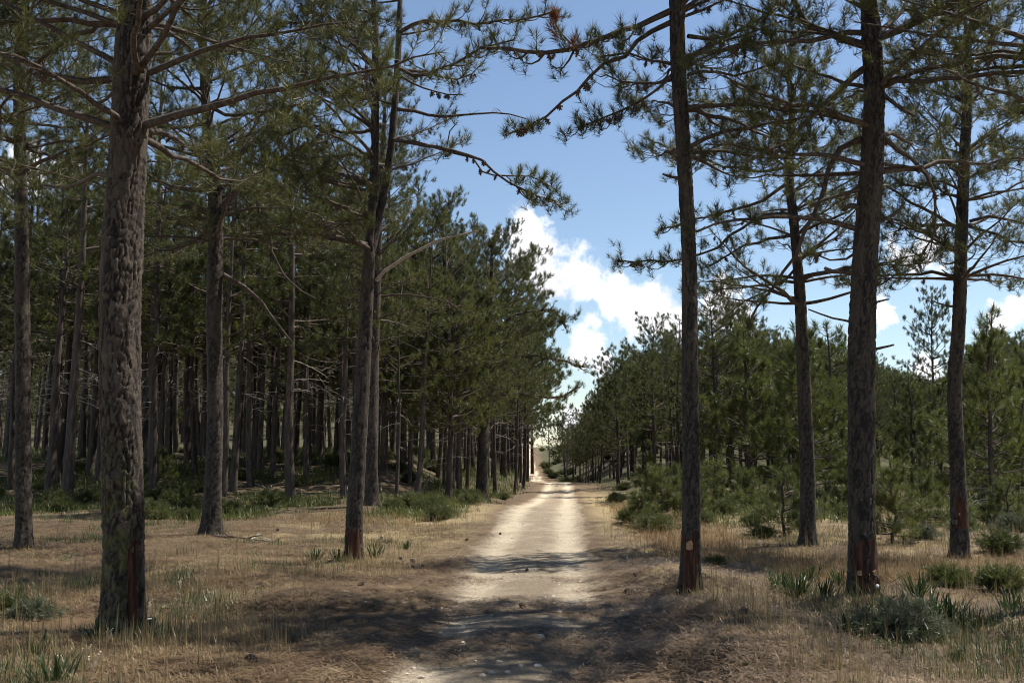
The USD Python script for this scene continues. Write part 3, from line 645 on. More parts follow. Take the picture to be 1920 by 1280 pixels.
# --- stout pine with long horizontal branches
t, g, fx, fr, loc = hero('stout pine with plated grey bark and two tapped red strips at its foot', (1618, 1122), [(1618, 1122), (1618, 1060), (1616, 950), (1615, 700), (1622, 500), (1635, 300), (1638, 150), (1632, 40), (1628, 0)], [54, 52, 51, 51, 46, 41, 37, 36, 30], 9.8, 5.0, 2.7, 6,
    n_whorl=10, K=84, step=.02, relief=.013, cell=(.036, .14), scars=[(math.radians(-122), .50, .03, .80, .010), (math.radians(-58), .50, .03, .78, .010)], extra=[
    dict(p=[(1608, 430), (1570, 418, -.1), (1510, 408, -.2), (1440, 408, -.3), (1370, 415, -.5), (1305, 432, -.7)], w=(11, 4), leaf=(.55, 1), dens=5, sub=.45), dict(p=[(1615, 260), (1570, 290, .2), (1540, 360, .3), (1500, 460, .4), (1450, 530, .5), (1400, 610, .5)], w=(13, 4), leaf=(.7, 1), dens=7, sub=.5),
    dict(p=[(1618, 130), (1570, 175, -.3), (1530, 215, -.5), (1480, 260, -.8), (1400, 300, -1.1)], w=(14, 4), leaf=(.5, 1), dens=7), dict(p=[(1620, 85), (1560, 65, .2), (1510, 45, .3), (1490, 5, .3), (1470, -40, .3)], w=(17, 10), leaf=(.8, 1)),
    dict(p=[(1618, 62), (1540, 68, -.3), (1450, 78, -.6), (1370, 92, -.9), (1290, 120, -1.2)], w=(12, 4), leaf=(.4, 1), dens=7, cones=4), dict(p=[(1650, 70), (1700, 50, -.2), (1760, 20, -.4), (1810, -15, -.5)], w=(17, 9), leaf=(.6, 1)), dict(p=[(1655, 150), (1720, 148, -.4), (1800, 145, -.8), (1870, 138, -1.1), (1960, 140, -1.4)], w=(12, 7), leaf=(.7, 1), dens=6),
    dict(p=[(1652, 175), (1700, 210, -.2), (1715, 218, -.2)], w=(9, 6), leaf=None), dict(p=[(1650, 250), (1690, 290, .1), (1720, 310, .2), (1750, 350, .3), (1755, 420, .3), (1725, 480, .3)], w=(11, 3), leaf=(.55, 1), dens=11, sub=.7, tufts=4, sag=.3, cones=3), dict(p=[(1650, 305), (1700, 312, .1), (1730, 312, .1)], w=(8, 5), leaf=None),
    dict(p=[(1612, 355), (1560, 370, 0), (1520, 388, 0)], w=(9, 6), leaf=None), dict(p=[(1646, 415), (1680, 400, 0), (1697, 380, 0)], w=(9, 6), leaf=None), dict(p=[(1612, 390), (1595, 386), (1582, 394)], w=(12, 9), leaf=None), dict(p=[(1604, 510), (1570, 510), (1547, 502)], w=(9, 7), leaf=None), dict(p=[(1640, 568), (1660, 562), (1667, 561)], w=(6, 3), leaf=None),
    dict(p=[(1638, 655), (1662, 650), (1676, 646)], w=(7, 4), leaf=None), dict(p=[(1604, 605), (1560, 595, .2), (1515, 580, .3)], w=(6, 3), leaf=None), dict(p=[(1610, 470), (1570, 490, .4), (1530, 475, .6), (1500, 480, .9)], w=(6, 2), leaf=(.4, 1), dens=4, sub=.4),
    dict(p=[(1650, 60), (1690, 20, .4), (1720, -30, .6)], w=(12, 7)), dict(p=[(1652, 120), (1710, 90, .5), (1760, 40, 1.), (1830, 10, 1.4)], w=(9, 4), dens=7)])
for a in (-122, -60):
    p0 = fx(.30 + g[2]); aa = math.radians(a); o = np.array([math.cos(aa), math.sin(aa), 0]); chip(t, p0 + o * .166, o, .05, .06)
obj('resin_drip', trimesh.creation.icosphere(1, .02).apply_transform(trimesh.transformations.translation_matrix(fx(.16 + g[2]) + np.array([.10, -.17, 0]))), RESIN, t, smooth=True)
# --- crooked pine between the two
hero('crooked slim pine with a bend halfway up, behind the branches, standing in grass', (1514, 1024), [(1514, 1024), (1514, 960), (1514, 900), (1508, 720), (1500, 560), (1490, 430), (1480, 330), (1484, 240), (1488, 160)], [30, 27, 27, 26, 22, 18, 17, 13, 10], 8.7, 4.4, 2.5, 7, n_whorl=11, dens=5.5, extra=[
    dict(p=[(1490, 440), (1440, 450, -.2), (1380, 470, -.4), (1330, 500, -.6)], w=(8, 3), dens=8), dict(p=[(1485, 300), (1420, 280, .2), (1350, 270, .4), (1300, 310, .6)], w=(8, 3), dens=9), dict(p=[(1485, 250), (1430, 215, -.3), (1360, 200, -.6), (1290, 185, -.9)], w=(7, 3), dens=9),
    dict(p=[(1482, 340), (1420, 380, .2), (1350, 400, .4), (1240, 430, .6)], w=(8, 3), dens=8), dict(p=[(1488, 400), (1420, 410, -.2), (1330, 470, -.4), (1250, 490, -.6), (1160, 490, -.8)], w=(8, 3), leaf=(.55, 1), dens=11, cones=5), dict(p=[(1485, 310), (1400, 320, -.4), (1300, 290, -.8), (1235, 270, -1.)], w=(7, 3), leaf=(.7, 1), dens=12),
    dict(p=[(1495, 500), (1450, 540, .2), (1400, 560, .5), (1360, 600, .7)], w=(6, 2), dens=6), dict(p=[(1480, 330), (1530, 280, .2), (1590, 270, .4)], w=(6, 2), dens=6), dict(p=[(1485, 420), (1540, 400, .3), (1580, 420, .6)], w=(6, 2), dens=5)])
# --- pine at the right with the cup halfway
t, g, fx, fr, loc = hero('slightly bowed pine, red tapped strip on it carrying a small dark cup', (1800, 1047), [(1800, 1047), (1799, 980), (1797, 900), (1790, 750), (1798, 600), (1803, 450), (1808, 300), (1815, 170), (1818, 60)], [34, 31, 28, 25, 24, 23, 22, 17, 12], 9.8, 4.7, 2.6, 8, n_whorl=12,
    scars=[(math.radians(-100), .95, .62, 1.15, .007)], extra=[
    dict(p=[(1818, 415), (1860, 408, -.1), (1920, 418, -.2), (1980, 430, -.3)], w=(7, 3), leaf=(.3, 1), dens=9), dict(p=[(1818, 425), (1870, 440, -.3), (1910, 455, -.5), (1950, 450, -.6)], w=(7, 3), dens=8), dict(p=[(1815, 375), (1870, 365, .1), (1920, 340, .2), (1990, 310, .3)], w=(6, 3), leaf=(.5, 1), dens=5),
    dict(p=[(1795, 520), (1780, 515), (1766, 505)], w=(5, 2), leaf=None), dict(p=[(1792, 490), (1775, 495), (1765, 492)], w=(5, 2), leaf=None), dict(p=[(1790, 575), (1765, 570), (1746, 563)], w=(5, 2), leaf=None), dict(p=[(1808, 490), (1825, 480), (1830, 470)], w=(5, 2), leaf=None),
    dict(p=[(1812, 290), (1860, 270, .3), (1920, 280, .6)], w=(7, 3), dens=9), dict(p=[(1806, 330), (1770, 300, .1), (1760, 240, .2), (1790, 190, .3)], w=(6, 2), dens=5), dict(p=[(1806, 360), (1760, 340, -.3), (1700, 350, -.5), (1670, 330, -.6)], w=(6, 2), dens=7)])
p0 = fx(.62 + g[2]); pot(t, p0 + np.array([-.12, -.10, -.05]), .05, .08, 'small dark cup hung on the trunk')
p0 = fx(.74 + g[2]); chip(t, p0 + np.array([-.02, -.118, 0]), (-.1, -1), .08, .04)
# --- three fuller trees where the stand meets the clearing
mid = dict(K=36, step=.05, dome=(.55, 3.0), NK=20, NW=.012, needle=.18, relief=.010, per=(4, 6))
hero('full crowned pine with a red foot leaning its crown out over the track', (902, 936), [(902, 936), (904, 880), (908, 780), (912, 690), (916, 600), (922, 520)], [23, 20, 18, 15, 11, 8], 455, 790, 165, 31, n_whorl=13, dens=7.5, extra=[dict(p=[(914, 700), (980, 668, -.3), (1040, 672, -.6), (1095, 690, -.9)], w=(9, 4), leaf=(.3, 1), dens=9, sub=1.0), dict(p=[(916, 640), (970, 590, -.2), (1030, 580, -.3), (1060, 610, -.4)], w=(8, 4), leaf=(.3, 1), dens=9, sub=1.0), dict(p=[(912, 740), (980, 740, .2), (1040, 745, .2), (1085, 725, .2)], w=(8, 4), leaf=(.3, 1), dens=8, sub=.9)], scars=[(math.radians(-100), .9, .05, .55, .006)], **mid)
hero('broad pale grey trunk standing directly behind the dark two stemmed pine', (697, 946), [(697, 946), (697, 880), (700, 700), (706, 500), (714, 330)], [26, 23, 21, 18, 13], 150, 640, 150, 32, n_whorl=13, dens=6, bark=BARK_OLD, **mid)
hero('curved trunk with red tapped foot at the border of the clearing', (842, 930), [(842, 930), (846, 880), (850, 780), (842, 680), (836, 560), (832, 450)], [17, 15, 14, 12, 9, 7], 400, 770, 130, 33, n_whorl=13, dens=6, scars=[(math.radians(-80), .9, .05, .5, .005)], **mid)
# --- neighbours just outside the frame whose boughs reach in and whose crowns shade the track
hero('pine just outside the frame whose boughs hang in over the mossy pine', (-170, 1090), [(-170, 1090), (-168, 800), (-165, 400), (-165, 0)], [34, 30, 26, 24], 10.5, 5.3, 3.8, 21, n_whorl=11, dens=8.5, K=32, step=.05)
hero('pine beside the track whose crown spreads over the upper edge of the view', (1995, 1150), [(1995, 1150), (2000, 800), (2005, 400), (2010, 0)], [44, 38, 34, 30], 10.0, 5.4, 2.6, 22, n_whorl=8, K=32, step=.05)

# ------------------------------------------------------------------ the stands behind: kinds of pine, each a class, each tree a copy of its own


def pine_class(name, H, zb, R, r0, seed, K=15, width=.013, n_whorl=10, per=(3, 5), leaf=None, dens=3.6, size=.20, dead=5, young=False, dome=(.72, 1.5)):
    rng = np.random.RandomState(seed)
    p = prototype(name)
    n = 7; z = np.linspace(0, H, n); x = np.cumsum(rng.normal(0, .05, n)); y = np.cumsum(rng.normal(0, .05, n)); x[0] = y[0] = 0
    path = np.stack([x, y, z - .15 * (z == 0)], -1)
    rad_ = r0 * (1 - (z / H) ** 1.1) + .012
    V, q, mask, _ = trunk_surface(path, rad_, 12, .22, rng, 0, flare=.25)
    (v, f), c = submesh(V, q, mask, False)
    obj('trunk', (v, f), BARK_FAR, p, smooth=True)
    fx = PchipInterpolator(z, np.stack([x, y, z], -1))
    w = Wood()
    for k in range(n_whorl):
        u = k / (n_whorl - 1); zz = zb + (H - .3 - zb) * u
        for b in range(rng.randint(per[0], per[1] + 1)):
            a = rng.uniform(0, 2 * np.pi)
            Lb = R * ((1 - dome[0] * u ** dome[1]) if not young else (1 - .85 * u)) * rng.uniform(.55, 1.12) + .12
            el = math.radians(rng.uniform(-4, 22) + (40 if young else 34) * u)
            q0 = fx(zz + rng.uniform(-.1, .1)); d = np.array([math.cos(a) * math.cos(el), math.sin(a) * math.cos(el), math.sin(el)])
            limb(w, [q0, q0 + d * Lb * .5 + [0, 0, -.02], q0 + d * Lb + [0, 0, Lb * rng.uniform(-.06, .22)]], .010 + .010 * Lb, .006, rng, (.22 if young else .28, 1), dens, .62 if not young else .42, size, sides=4, twigs=False, sub_tufts=4 if not young else 3)
    w.pos.append(fx(H)); w.ax.append([0, 0, 1]); w.sz.append(size * 1.2)
    w.pos.append(fx(H - .2)); w.ax.append([0, 0, 1]); w.sz.append(size)
    tag(obj('branches', w.t.mesh(), LIMB, p), kind='stuff')
    tag(obj('crown', needles(w.pos, w.ax, w.sz, K, width, rng), leaf or NEEDLES_FAR, p), kind='stuff')
    if dead:
        w = Wood()
        for k in range(dead):
            a = rng.uniform(0, 6.28); zz = rng.uniform(zb * .45, zb * 1.05); Lb = rng.uniform(.4, 1.3); q0 = fx(zz); d = np.array([math.cos(a), math.sin(a), rng.uniform(-.35, .25)])
            limb(w, [q0, q0 + d * Lb * .5, q0 + d * Lb + [0, 0, -.15 * Lb]], .012, .004, rng, None, sides=4, twigs=False)
            for t_ in (.5, .75, .9):
                pp_ = q0 + d * Lb * t_; e = nrm(d + rng.normal(0, .7, 3)); w.t.add([pp_, pp_ + e * .15, pp_ + e * .3 + [0, 0, -.04]], [.005, .004, .003], 3)
        tag(obj('dead_branches', w.t.mesh(), DEADWOOD, p), kind='stuff')
    p.SetCustomDataByKey('height', float(H))
    return p, H


ft = dict(K=24, width=.013, n_whorl=13, per=(3, 4), dens=3.3, size=.17)
FOREST = [pine_class('forest_pine_a', 11.6, 5.0, 2.3, .122, 101, **ft), pine_class('forest_pine_b', 11.0, 4.3, 2.4, .112, 102, dead=8, **ft), pine_class('forest_pine_c', 12.0, 5.4, 2.2, .130, 103, **ft), pine_class('forest_pine_d', 10.4, 4.5, 2.0, .092, 104, dead=9, **ft)]
et = dict(K=26, width=.013, n_whorl=16, per=(4, 6), dens=3.6, size=.18, dome=(.58, 2.8))
EDGE = [pine_class('edge_pine_a', 8.2, 2.3, 2.4, .115, 111, **et), pine_class('edge_pine_b', 7.4, 1.8, 2.2, .10, 112, **et), pine_class('edge_pine_c', 9.4, 2.9, 2.5, .125, 113, **et)]
YOUNG = [pine_class('young_pine_a', 5.0, .7, 1.45, .065, 121, K=20, n_whorl=13, leaf=NEEDLES_YOUNG, dens=5, size=.21, dead=5, young=True), pine_class('young_pine_b', 4.2, .5, 1.5, .055, 122, K=20, n_whorl=11, leaf=NEEDLES_YOUNG, dens=5, size=.21, dead=4, young=True)]
SAPLING = [pine_class('pine_sapling_a', 1.9, .25, .72, .026, 131, K=26, width=.007, n_whorl=8, per=(4, 5), leaf=NEEDLES_YOUNG, dens=8, size=.17, dead=0, young=True), pine_class('pine_sapling_b', 1.4, .15, .62, .020, 132, K=26, width=.007, n_whorl=7, per=(4, 5), leaf=NEEDLES_YOUNG, dens=8, size=.17, dead=0, young=True)]
rng = np.random.RandomState(77)
taken = []
for pr in stage.GetPrimAtPath('/World').GetChildren():
    if pr.GetName().startswith('pine_tree'):
        tt = pr.GetAttribute('xformOp:translate').Get(); taken.append((tt[0], tt[1], 1.6))


def tree_at(px, py, kind, top, name, label, category='tree', group=None, s=None, wide=1.0):
    """A tree whose foot is seen at (px, py) and whose tip at the row top."""
    g = on_ground(px, py); proto, H = kind
    h = at_depth(px, top, g[1])[2] - g[2] if top is not None else H * (s or 1)
    k = h / H
    taken.append((g[0], g[1], 1.5))
    return copy(proto, name, label, category, group, g, rng.uniform(0, 6.28), (k * wide, k * wide, k), tilt=(rng.normal(0, 1.2), rng.normal(0, 1.2)))


# trees one can pick out, each set where its foot is seen
for px, py, kind, top, wide, lab in [
    (125, 940, FOREST[0], 60, 1.0, 'grey trunk standing just behind the thick mossy pine, in green tufts'),
    (108, 918, FOREST[3], 310, .9, 'thin leaning trunk crossing behind the grey one near the mossy pine'),
    (185, 905, FOREST[1], 150, 1.0, 'slim trunk half hidden behind the thick mossy pine'),
    (283, 918, FOREST[2], 100, 1.0, 'straight trunk between the mossy pine and the forked pine, green sprig before it'),
    (436, 920, FOREST[3], 90, .8, 'very slim trunk just behind the forked pine, fallen sticks at its foot'),
    (545, 932, FOREST[1], 110, .95, 'dark trunk with tapped red foot and tangled bare twigs, past the forked pine'),
    (574, 905, FOREST[3], 300, .9, 'thin trunk directly beside the dark tangled one with the red foot'),
    (487, 884, FOREST[3], 290, .9, 'slim tilted trunk on the litter slope behind the forked pine'),
    (720, 884, FOREST[0], 280, 1.0, 'dark trunk on the slope behind the broad pale grey one'),
    (743, 936, FOREST[3], 480, .8, 'thin dark young trunk rising from the heath shrubs near the clearing'),
    (768, 906, FOREST[3], 430, .8, 'thin grey trunk amid heath shrubs a few steps up the slope'),
    (832, 912, FOREST[3], 420, .8, 'thin bowed trunk close behind the curved one with the red foot'),
    (856, 902, FOREST[1], 430, .8, 'light grey trunk just behind the curved red footed one'),
    (914, 905, FOREST[2], 520, 1.0, 'smooth grey trunk right behind the full crowned pine'),
    (944, 893, EDGE[0], 485, 1.0, 'pine at the bend of the stand where green shrubs reach the track'),
    (968, 890, EDGE[2], 515, .9, 'tall trunk in the row lining the track beyond the full crowned pine'),
    (986, 892, EDGE[1], 575, 1.0, 'last leaning trunk of the row before the track dips from sight'),
    (998, 888, EDGE[1], 650, .9, 'slender paired trunk silhouetted against the far pale track'),
    (1552, 925, YOUNG[0], 612, 1.25, 'bushy young pine seen between the crooked pine and the stout pine'),
    (1408, 930, YOUNG[0], 610, 1.2, 'bushy young pine behind the shrubs, between the plain trunk and the crooked pine'),
    (1350, 915, EDGE[1], 556, 1.0, 'taller dark pine rising behind the plain trunk at the track'),
    (1862, 965, YOUNG[0], 585, .95, 'tall light green young pine with open ladder of branches at the edge of the view'),
    (1765, 945, YOUNG[1], 770, 1.1, 'round young pine close behind the bowed pine with the cup'),
    (1460, 925, YOUNG[1], 720, 1.2, 'young pine low behind the crooked pine, touching its trunk'),
    (1920, 950, YOUNG[1], 740, 1.2, 'young pine cut by the edge of the view beside the tall light green one'),
    (1760, 900, EDGE[2], 560, .8, 'lone taller pine with a rounded dark head against the sky beside the bowed trunk'),
    (1160, 915, EDGE[0], 668, 1.0, 'front pine of the dark stand across the track, pale dead twigs below its crown'),
    (1225, 918, EDGE[2], 612, 1.0, 'tall dark pine of the stand across the track, next to the plain trunk'),
    (1262, 920, FOREST[1], 600, 1.1, 'dark pine partly hidden behind the plain trunk at the track'),
    (1030, 892, FOREST[3], 778, 1.2, 'single slim pine standing alone before the far pale hillside'),
    (1058, 893, EDGE[1], 780, .9, 'small dark pine at the far end where the track vanishes')]:
    tree_at(px, py, kind, top, 'pine_tree', lab, wide=wide)
for px, py, kind, top, lab in [
    (1472, 1006, SAPLING[0], 880, 'slender pine sapling in dry grass before the crooked pine'), (1673, 1020, SAPLING[0], 868, 'pine sapling beside the stout pine, dark thin stem visible'),
    (1212, 930, SAPLING[0], 848, 'upright light green sapling at the shaded bank beside the track'), (1238, 975, SAPLING[1], 880, 'bushy green sapling in the clump beside the track'),
    (1290, 970, SAPLING[1], 872, 'green sapling partly behind the plain trunk'), (1335, 960, SAPLING[1], 868, 'light green sapling just past the plain trunk'),
    (1200, 985, SAPLING[1], 925, 'low green sapling at the front of the clump beside the track'), (1735, 985, SAPLING[1], 890, 'small sapling in front of the bowed pine with the cup'),
    (1590, 960, SAPLING[0], 850, 'sapling showing between crooked pine and stout pine'), (292, 915, SAPLING[1], 842, 'little sunlit pine sprig on thin stem behind the mossy pine'),
    (1400, 955, SAPLING[1], 880, 'sapling beyond the two dark round shrubs'), (1885, 990, SAPLING[1], 900, 'sapling at the foot of the tall light green young pine')]:
    tree_at(px, py, kind, top, 'pine_sapling', lab, 'sapling', wide=1.15)

sky_px = [-400, 0, 300, 600, 720, 790, 860, 885, 930, 1000, 1012, 1040, 1090, 1140, 1180, 1240, 1330, 1440, 1560, 1650, 1700, 1745, 1850, 1890, 1930, 2400]
sky_py = [200, 220, 275, 235, 255, 345, 440, 490, 500, 590, 760, 800, 775, 695, 660, 615, 570, 590, 610, 660, 695, 700, 650, 610, 610, 560]


def px_of(P):
    d = np.asarray(P) - CAM
    w = d @ FWD
    return 960 + F * d[0] / w, 640 - F * (d @ UPV) / w


def free(x, y, r):
    return all((x - a) ** 2 + (y - b) ** 2 > max(r, c * .8) ** 2 for a, b, c in taken)


def seen_between(px):
    """Between which of the big pines something is seen."""
    for lim, words in ((45, 'at view edge by the slim pine'), (230, 'seen between slim and mossy pines'), (400, 'seen between mossy and forked pines'), (530, 'seen just past the forked pine'), (670, 'seen just before the two stemmed pine'), (800, 'seen just past the two stemmed pine'), (1040, 'seen beside the track'),
                       (1292, 'seen between track and plain trunk'), (1400, 'seen just past the plain trunk'), (1514, 'seen just before the crooked pine'), (1618, 'seen between crooked and stout pines'), (1710, 'seen just past the stout pine'), (1800, 'seen just before the bowed pine')):
        if px < lim:
            return words
    return 'seen past the bowed pine'


def scatter_trees(n, box, r, kinds, zone, label, group, limits=(.62, 1.25), tries=6000):
    made = 0
    for _ in range(tries):
        if made >= n:
            break
        x, y = rng.uniform(*box[0]), rng.uniform(*box[1])
        if not zone(x, y, x - float(road_x(y))) or not free(x, y, r):
            continue
        z = float(gh(x, y)); px, py = px_of((x, y, z))
        if not -90 < px < 2010:
            continue
        h = at_depth(px, float(np.interp(px, sky_px, sky_py)) + rng.uniform(-10, 45 if px > 1000 or px < 500 else 130), y)[2] - z
        kind = kinds[rng.randint(len(kinds))]
        k = float(np.clip(h / kind[1], limits[0], limits[1]))
        if h / kind[1] < limits[0] * .93:
            continue
        k *= rng.uniform(.9, 1.0)
        copy(kind[0], 'pine_tree', label + ', ' + seen_between(px), 'tree', group + ', ' + seen_between(px), (x, y, z), rng.uniform(0, 6.28), (k * rng.uniform(.85, 1.1), k * rng.uniform(.85, 1.1), k), tilt=(rng.normal(0, 1.5), rng.normal(0, 1.5)))
        taken.append((x, y, r)); made += 1
    return made


n_a = scatter_trees(62, ((-24, 0), (33, 52)), 1.75, FOREST, lambda x, y, u: u < -3.2 - .05 * max(0, 50 - y), 'slim dark trunk in the shaded front rows', 'pines in the first rows of the shaded stand')
n_e0 = scatter_trees(9, ((-9, 0), (34, 52)), 1.9, EDGE, lambda x, y, u: u < -3.4, 'lower branched pine of the shaded front rows', 'lower branched pines near the track')
n_h = scatter_trees(22, ((-4, 3), (50, 96)), 1.35, FOREST, lambda x, y, u: -5.5 < u < -2.4, 'tall bare trunk lining the track', 'pines in the row lining the track')
n_b = scatter_trees(84, ((-42, 0), (52, 84)), 1.5, FOREST, lambda x, y, u: u < -2.6, 'thin dark trunk deep in the stand', 'pines deep in the shaded stand')
n_c = scatter_trees(52, ((2, 22), (78, 170)), 1.9, FOREST[:3] + EDGE[:1], lambda x, y, u: 3.3 < u < 3.3 + .09 * y, 'dark pine of the far row along the track', 'pines lining the far track', (.55, 1.3))
n_d = scatter_trees(58, ((6, 46), (48, 96)), 1.9, EDGE + FOREST, lambda x, y, u: u > 5 + .03 * y, 'dark pine behind the young bright pines', 'pines of the wood behind the young pines', (.6, 1.3))
n_e = scatter_trees(9, ((6, 26), (32, 54)), 2.0, YOUNG, lambda x, y, u: u > 7.5, 'crowded light green young pine', 'crowded young pines', (.6, 1.6))
n_f = scatter_trees(14, ((-4, 30), (190, 330)), 4, EDGE, lambda x, y, u: abs(u) > 4 + .02 * y, 'tiny dark pine on the far hill', 'pines on the far hill', (.6, 1.6))
n_g = 0
for _ in range(400):                                            # the wood goes on behind the photographer
    x, y = rng.uniform(-26, 26), rng.uniform(-34, 1)
    if n_g < 34 and abs(x + .35) > 2.6 and free(x, y, 2.6) and (y < -1 or abs(x) > 4.5):
        copy(FOREST[rng.randint(4)][0], 'pine_tree', 'pine of the wood that goes on behind the photographer', 'tree', 'pines behind the photographer', (x, y, float(gh(x, y))), rng.uniform(0, 6.28), rng.uniform(.8, 1.0))
        taken.append((x, y, 2.6)); n_g += 1
print('stands', n_g, n_a, n_b, n_c, n_d, n_e, n_f)


def instancer(name, protos, pos, idx, scale, yaw, label, category, tilt=None):
    """One stuff object; protos: list of (name, mesh, material)."""
    path = numbered('/World', name)
    pi = UsdGeom.PointInstancer.Define(stage, path)
    targets = []
    for nm, mesh, mt in protos:
        pr = obj(nm, mesh, mt, path)
        targets.append(pr.GetPath())
    pi.CreatePrototypesRel().SetTargets(targets)
    pi.CreateProtoIndicesAttr(Vt.IntArray.FromNumpy(np.asarray(idx, np.int32)))
    pi.CreatePositionsAttr(Vt.Vec3fArray.FromNumpy(np.asarray(pos, np.float32)))
    pi.CreateScalesAttr(Vt.Vec3fArray.FromNumpy(np.asarray(scale, np.float32)))
    q = [Gf.Quath(float(math.cos(a / 2)), Gf.Vec3h(0, 0, float(math.sin(a / 2)))) for a in yaw]
    pi.CreateOrientationsAttr(Vt.QuathArray(q))
    return tag(pi, label, category, kind='stuff')


# the far wood that only reads as a mass
rng = np.random.RandomState(88)
pos, sc_, = [], []
for _ in range(9000):
    x, y = rng.uniform(-90, 90), rng.uniform(86, 250)
    u = x - float(road_x(y))
    if (u > -2.8 - .02 * y if x < 4 else u < 4 + .05 * y) or len(pos) > 760 or abs(x) > y * .56:
        continue
    z = float(gh(x, y)); px, py = px_of((x, y, z))
    h = at_depth(px, float(np.interp(px, sky_px, sky_py)) + rng.uniform(0, 40), y)[2] - z
    k = float(np.clip(h / 9.0, .5, 1.5))
    if h < 4:
        continue
    pos.append((x, y, z)); sc_.append((k, k, k))
rr = np.random.RandomState(5); w = Wood(); w.t.add([(0, 0, -.1), (.05, 0, 4), (0, .05, 8.8)], [.13, .10, .02], 6)
for k in range(44):
    a = rr.uniform(0, 6.28); zz = rr.uniform(1.6, 8.6); Lb = 2.1 * (1 - .75 * (max(0, zz - 2.4) / 6.6) ** 1.5); d = np.array([math.cos(a), math.sin(a), .15 + .5 * (zz - 2.4) / 6.2])
    limb(w, [(0, 0, zz), np.array([0, 0, zz]) + d * Lb * .5, np.array([0, 0, zz]) + d * Lb], .02, .008, rr, (.25, 1), 3.0, .65, .26, sides=3, twigs=False)
nv, nf = needles(w.pos, w.ax, w.sz, 9, .03, rr)
far_p = UsdGeom.PointInstancer  # noqa
path = numbered('/World', 'distant_pine_wood')
pi = UsdGeom.PointInstancer.Define(stage, path)
fp = UsdGeom.Xform.Define(stage, path + '/distant_pine').GetPrim()
obj('trunk', w.t.mesh(), BARK_FAR, fp); obj('crown', (nv, nf), NEEDLES_FAR, fp)
pi.CreatePrototypesRel().SetTargets([fp.GetPath()]); pi.CreateProtoIndicesAttr([0] * len(pos)); pi.CreatePositionsAttr([Gf.Vec3f(*map(float, p)) for p in pos]); pi.CreateScalesAttr([Gf.Vec3f(*s) for s in sc_])
pi.CreateOrientationsAttr(Vt.QuathArray([Gf.Quath(float(math.cos(a)), Gf.Vec3h(0, 0, float(math.sin(a)))) for a in rng.uniform(0, 3.14, len(pos))]))
tag(pi, 'far pine wood merging into one dark mass behind the stands', 'wood', kind='stuff')

# ------------------------------------------------------------------ shrubs and low plants


def bush_class(name, R, H, n, leaf, seed, leaf_len=.05, K=14, width=.007):
    rr = np.random.RandomState(seed); p = prototype(name); w = Wood()
    for k in range(n):
        a = rr.uniform(0, 6.28); e = rr.uniform(.25, 1.45); L_ = rr.uniform(.55, 1.0)
        tip = np.array([math.cos(a) * math.cos(e) * R, math.sin(a) * math.cos(e) * R, math.sin(e) * H]) * L_
        o = np.array([math.cos(a), math.sin(a), 0]) * rr.uniform(0, R * .25)
        w.t.add([o + [0, 0, -.03], o + (tip - o) * .5 + [0, 0, .12 * H], tip], [.008, .005, .002], 3)
        for g_ in np.linspace(.42, 1, 6):
            c = o + (tip - o) * g_ + [0, 0, .12 * H * 4 * g_ * (1 - g_)]
            w.pos.append(c + rr.normal(0, .03, 3)); w.ax.append(nrm(tip - o + rr.normal(0, .3, 3) * R + [0, 0, .3 * H])); w.sz.append(leaf_len * rr.uniform(.7, 1.4))
    obj('stems', w.t.mesh(), LIMB, p)
    obj('leaves', needles(w.pos, w.ax, w.sz, K, width, rr, (10, 80), 1.0), leaf, p)
    return p


HB = [bush_class('heath_shrub_a', .55, .42, 110, HEATH, 201, .07), bush_class('heath_shrub_b', .75, .5, 150, HEATH, 202, .07), bush_class('grey_shrub', .5, .36, 110, HEATH_GREY, 203, .07)]


def spiky_class(name, n, L_, seed, leaf):
    """A clump of narrow stiff leaves fanning from the ground."""
    rr = np.random.RandomState(seed); p = prototype(name); vs, fs, n0 = [], [], 0
    for k in range(n):
        a = rr.uniform(0, 6.28); e = rr.uniform(.7, 1.45); l = L_ * rr.uniform(.55, 1.1); wd = rr.uniform(.007, .013)
        d = np.array([math.cos(a) * math.cos(e), math.sin(a) * math.cos(e), math.sin(e)]); sd = np.array([-math.sin(a), math.cos(a), 0])
        o = np.array([math.cos(a), math.sin(a), 0]) * rr.uniform(0, .09) + [rr.normal(0, .03), rr.normal(0, .03), -.02]
        c = [o, o + d * l * .45, o + d * l * .8 + [0, 0, -.03 * l], o + d * l + np.array([d[0], d[1], -.4]) * .14 * l]
        fold = np.cross(d, sd) * wd * .5
        v = [c[0] - sd * wd * .6, c[0] + sd * wd * .6, c[1] - sd * wd, c[1] + fold, c[1] + sd * wd, c[2] - sd * wd * .8, c[2] + fold * .8, c[2] + sd * wd * .8, c[3]]
        vs.append(np.array(v)); fs.append(np.array([[0, 3, 2], [0, 1, 3], [1, 4, 3], [2, 3, 6], [2, 6, 5], [3, 4, 7], [3, 7, 6], [5, 6, 8], [6, 7, 8]]) + n0); n0 += 9
    obj('leaves', (np.vstack(vs), np.vstack(fs)), leaf, p)
    return p


SP = [spiky_class('spiky_plant_a', 44, .36, 211, SPIKY), spiky_class('spiky_plant_b', 26, .26, 212, SPIKY), spiky_class('spiky_plant_c', 60, .42, 213, SPIKY)]
rng = np.random.RandomState(99)


def plant(proto, name, px, py, s, label, category, group=None):
    g = on_ground(px, py)
    return copy(proto, name, label, category, group, g, rng.uniform(0, 6.28), s * rng.uniform(.92, 1.08))


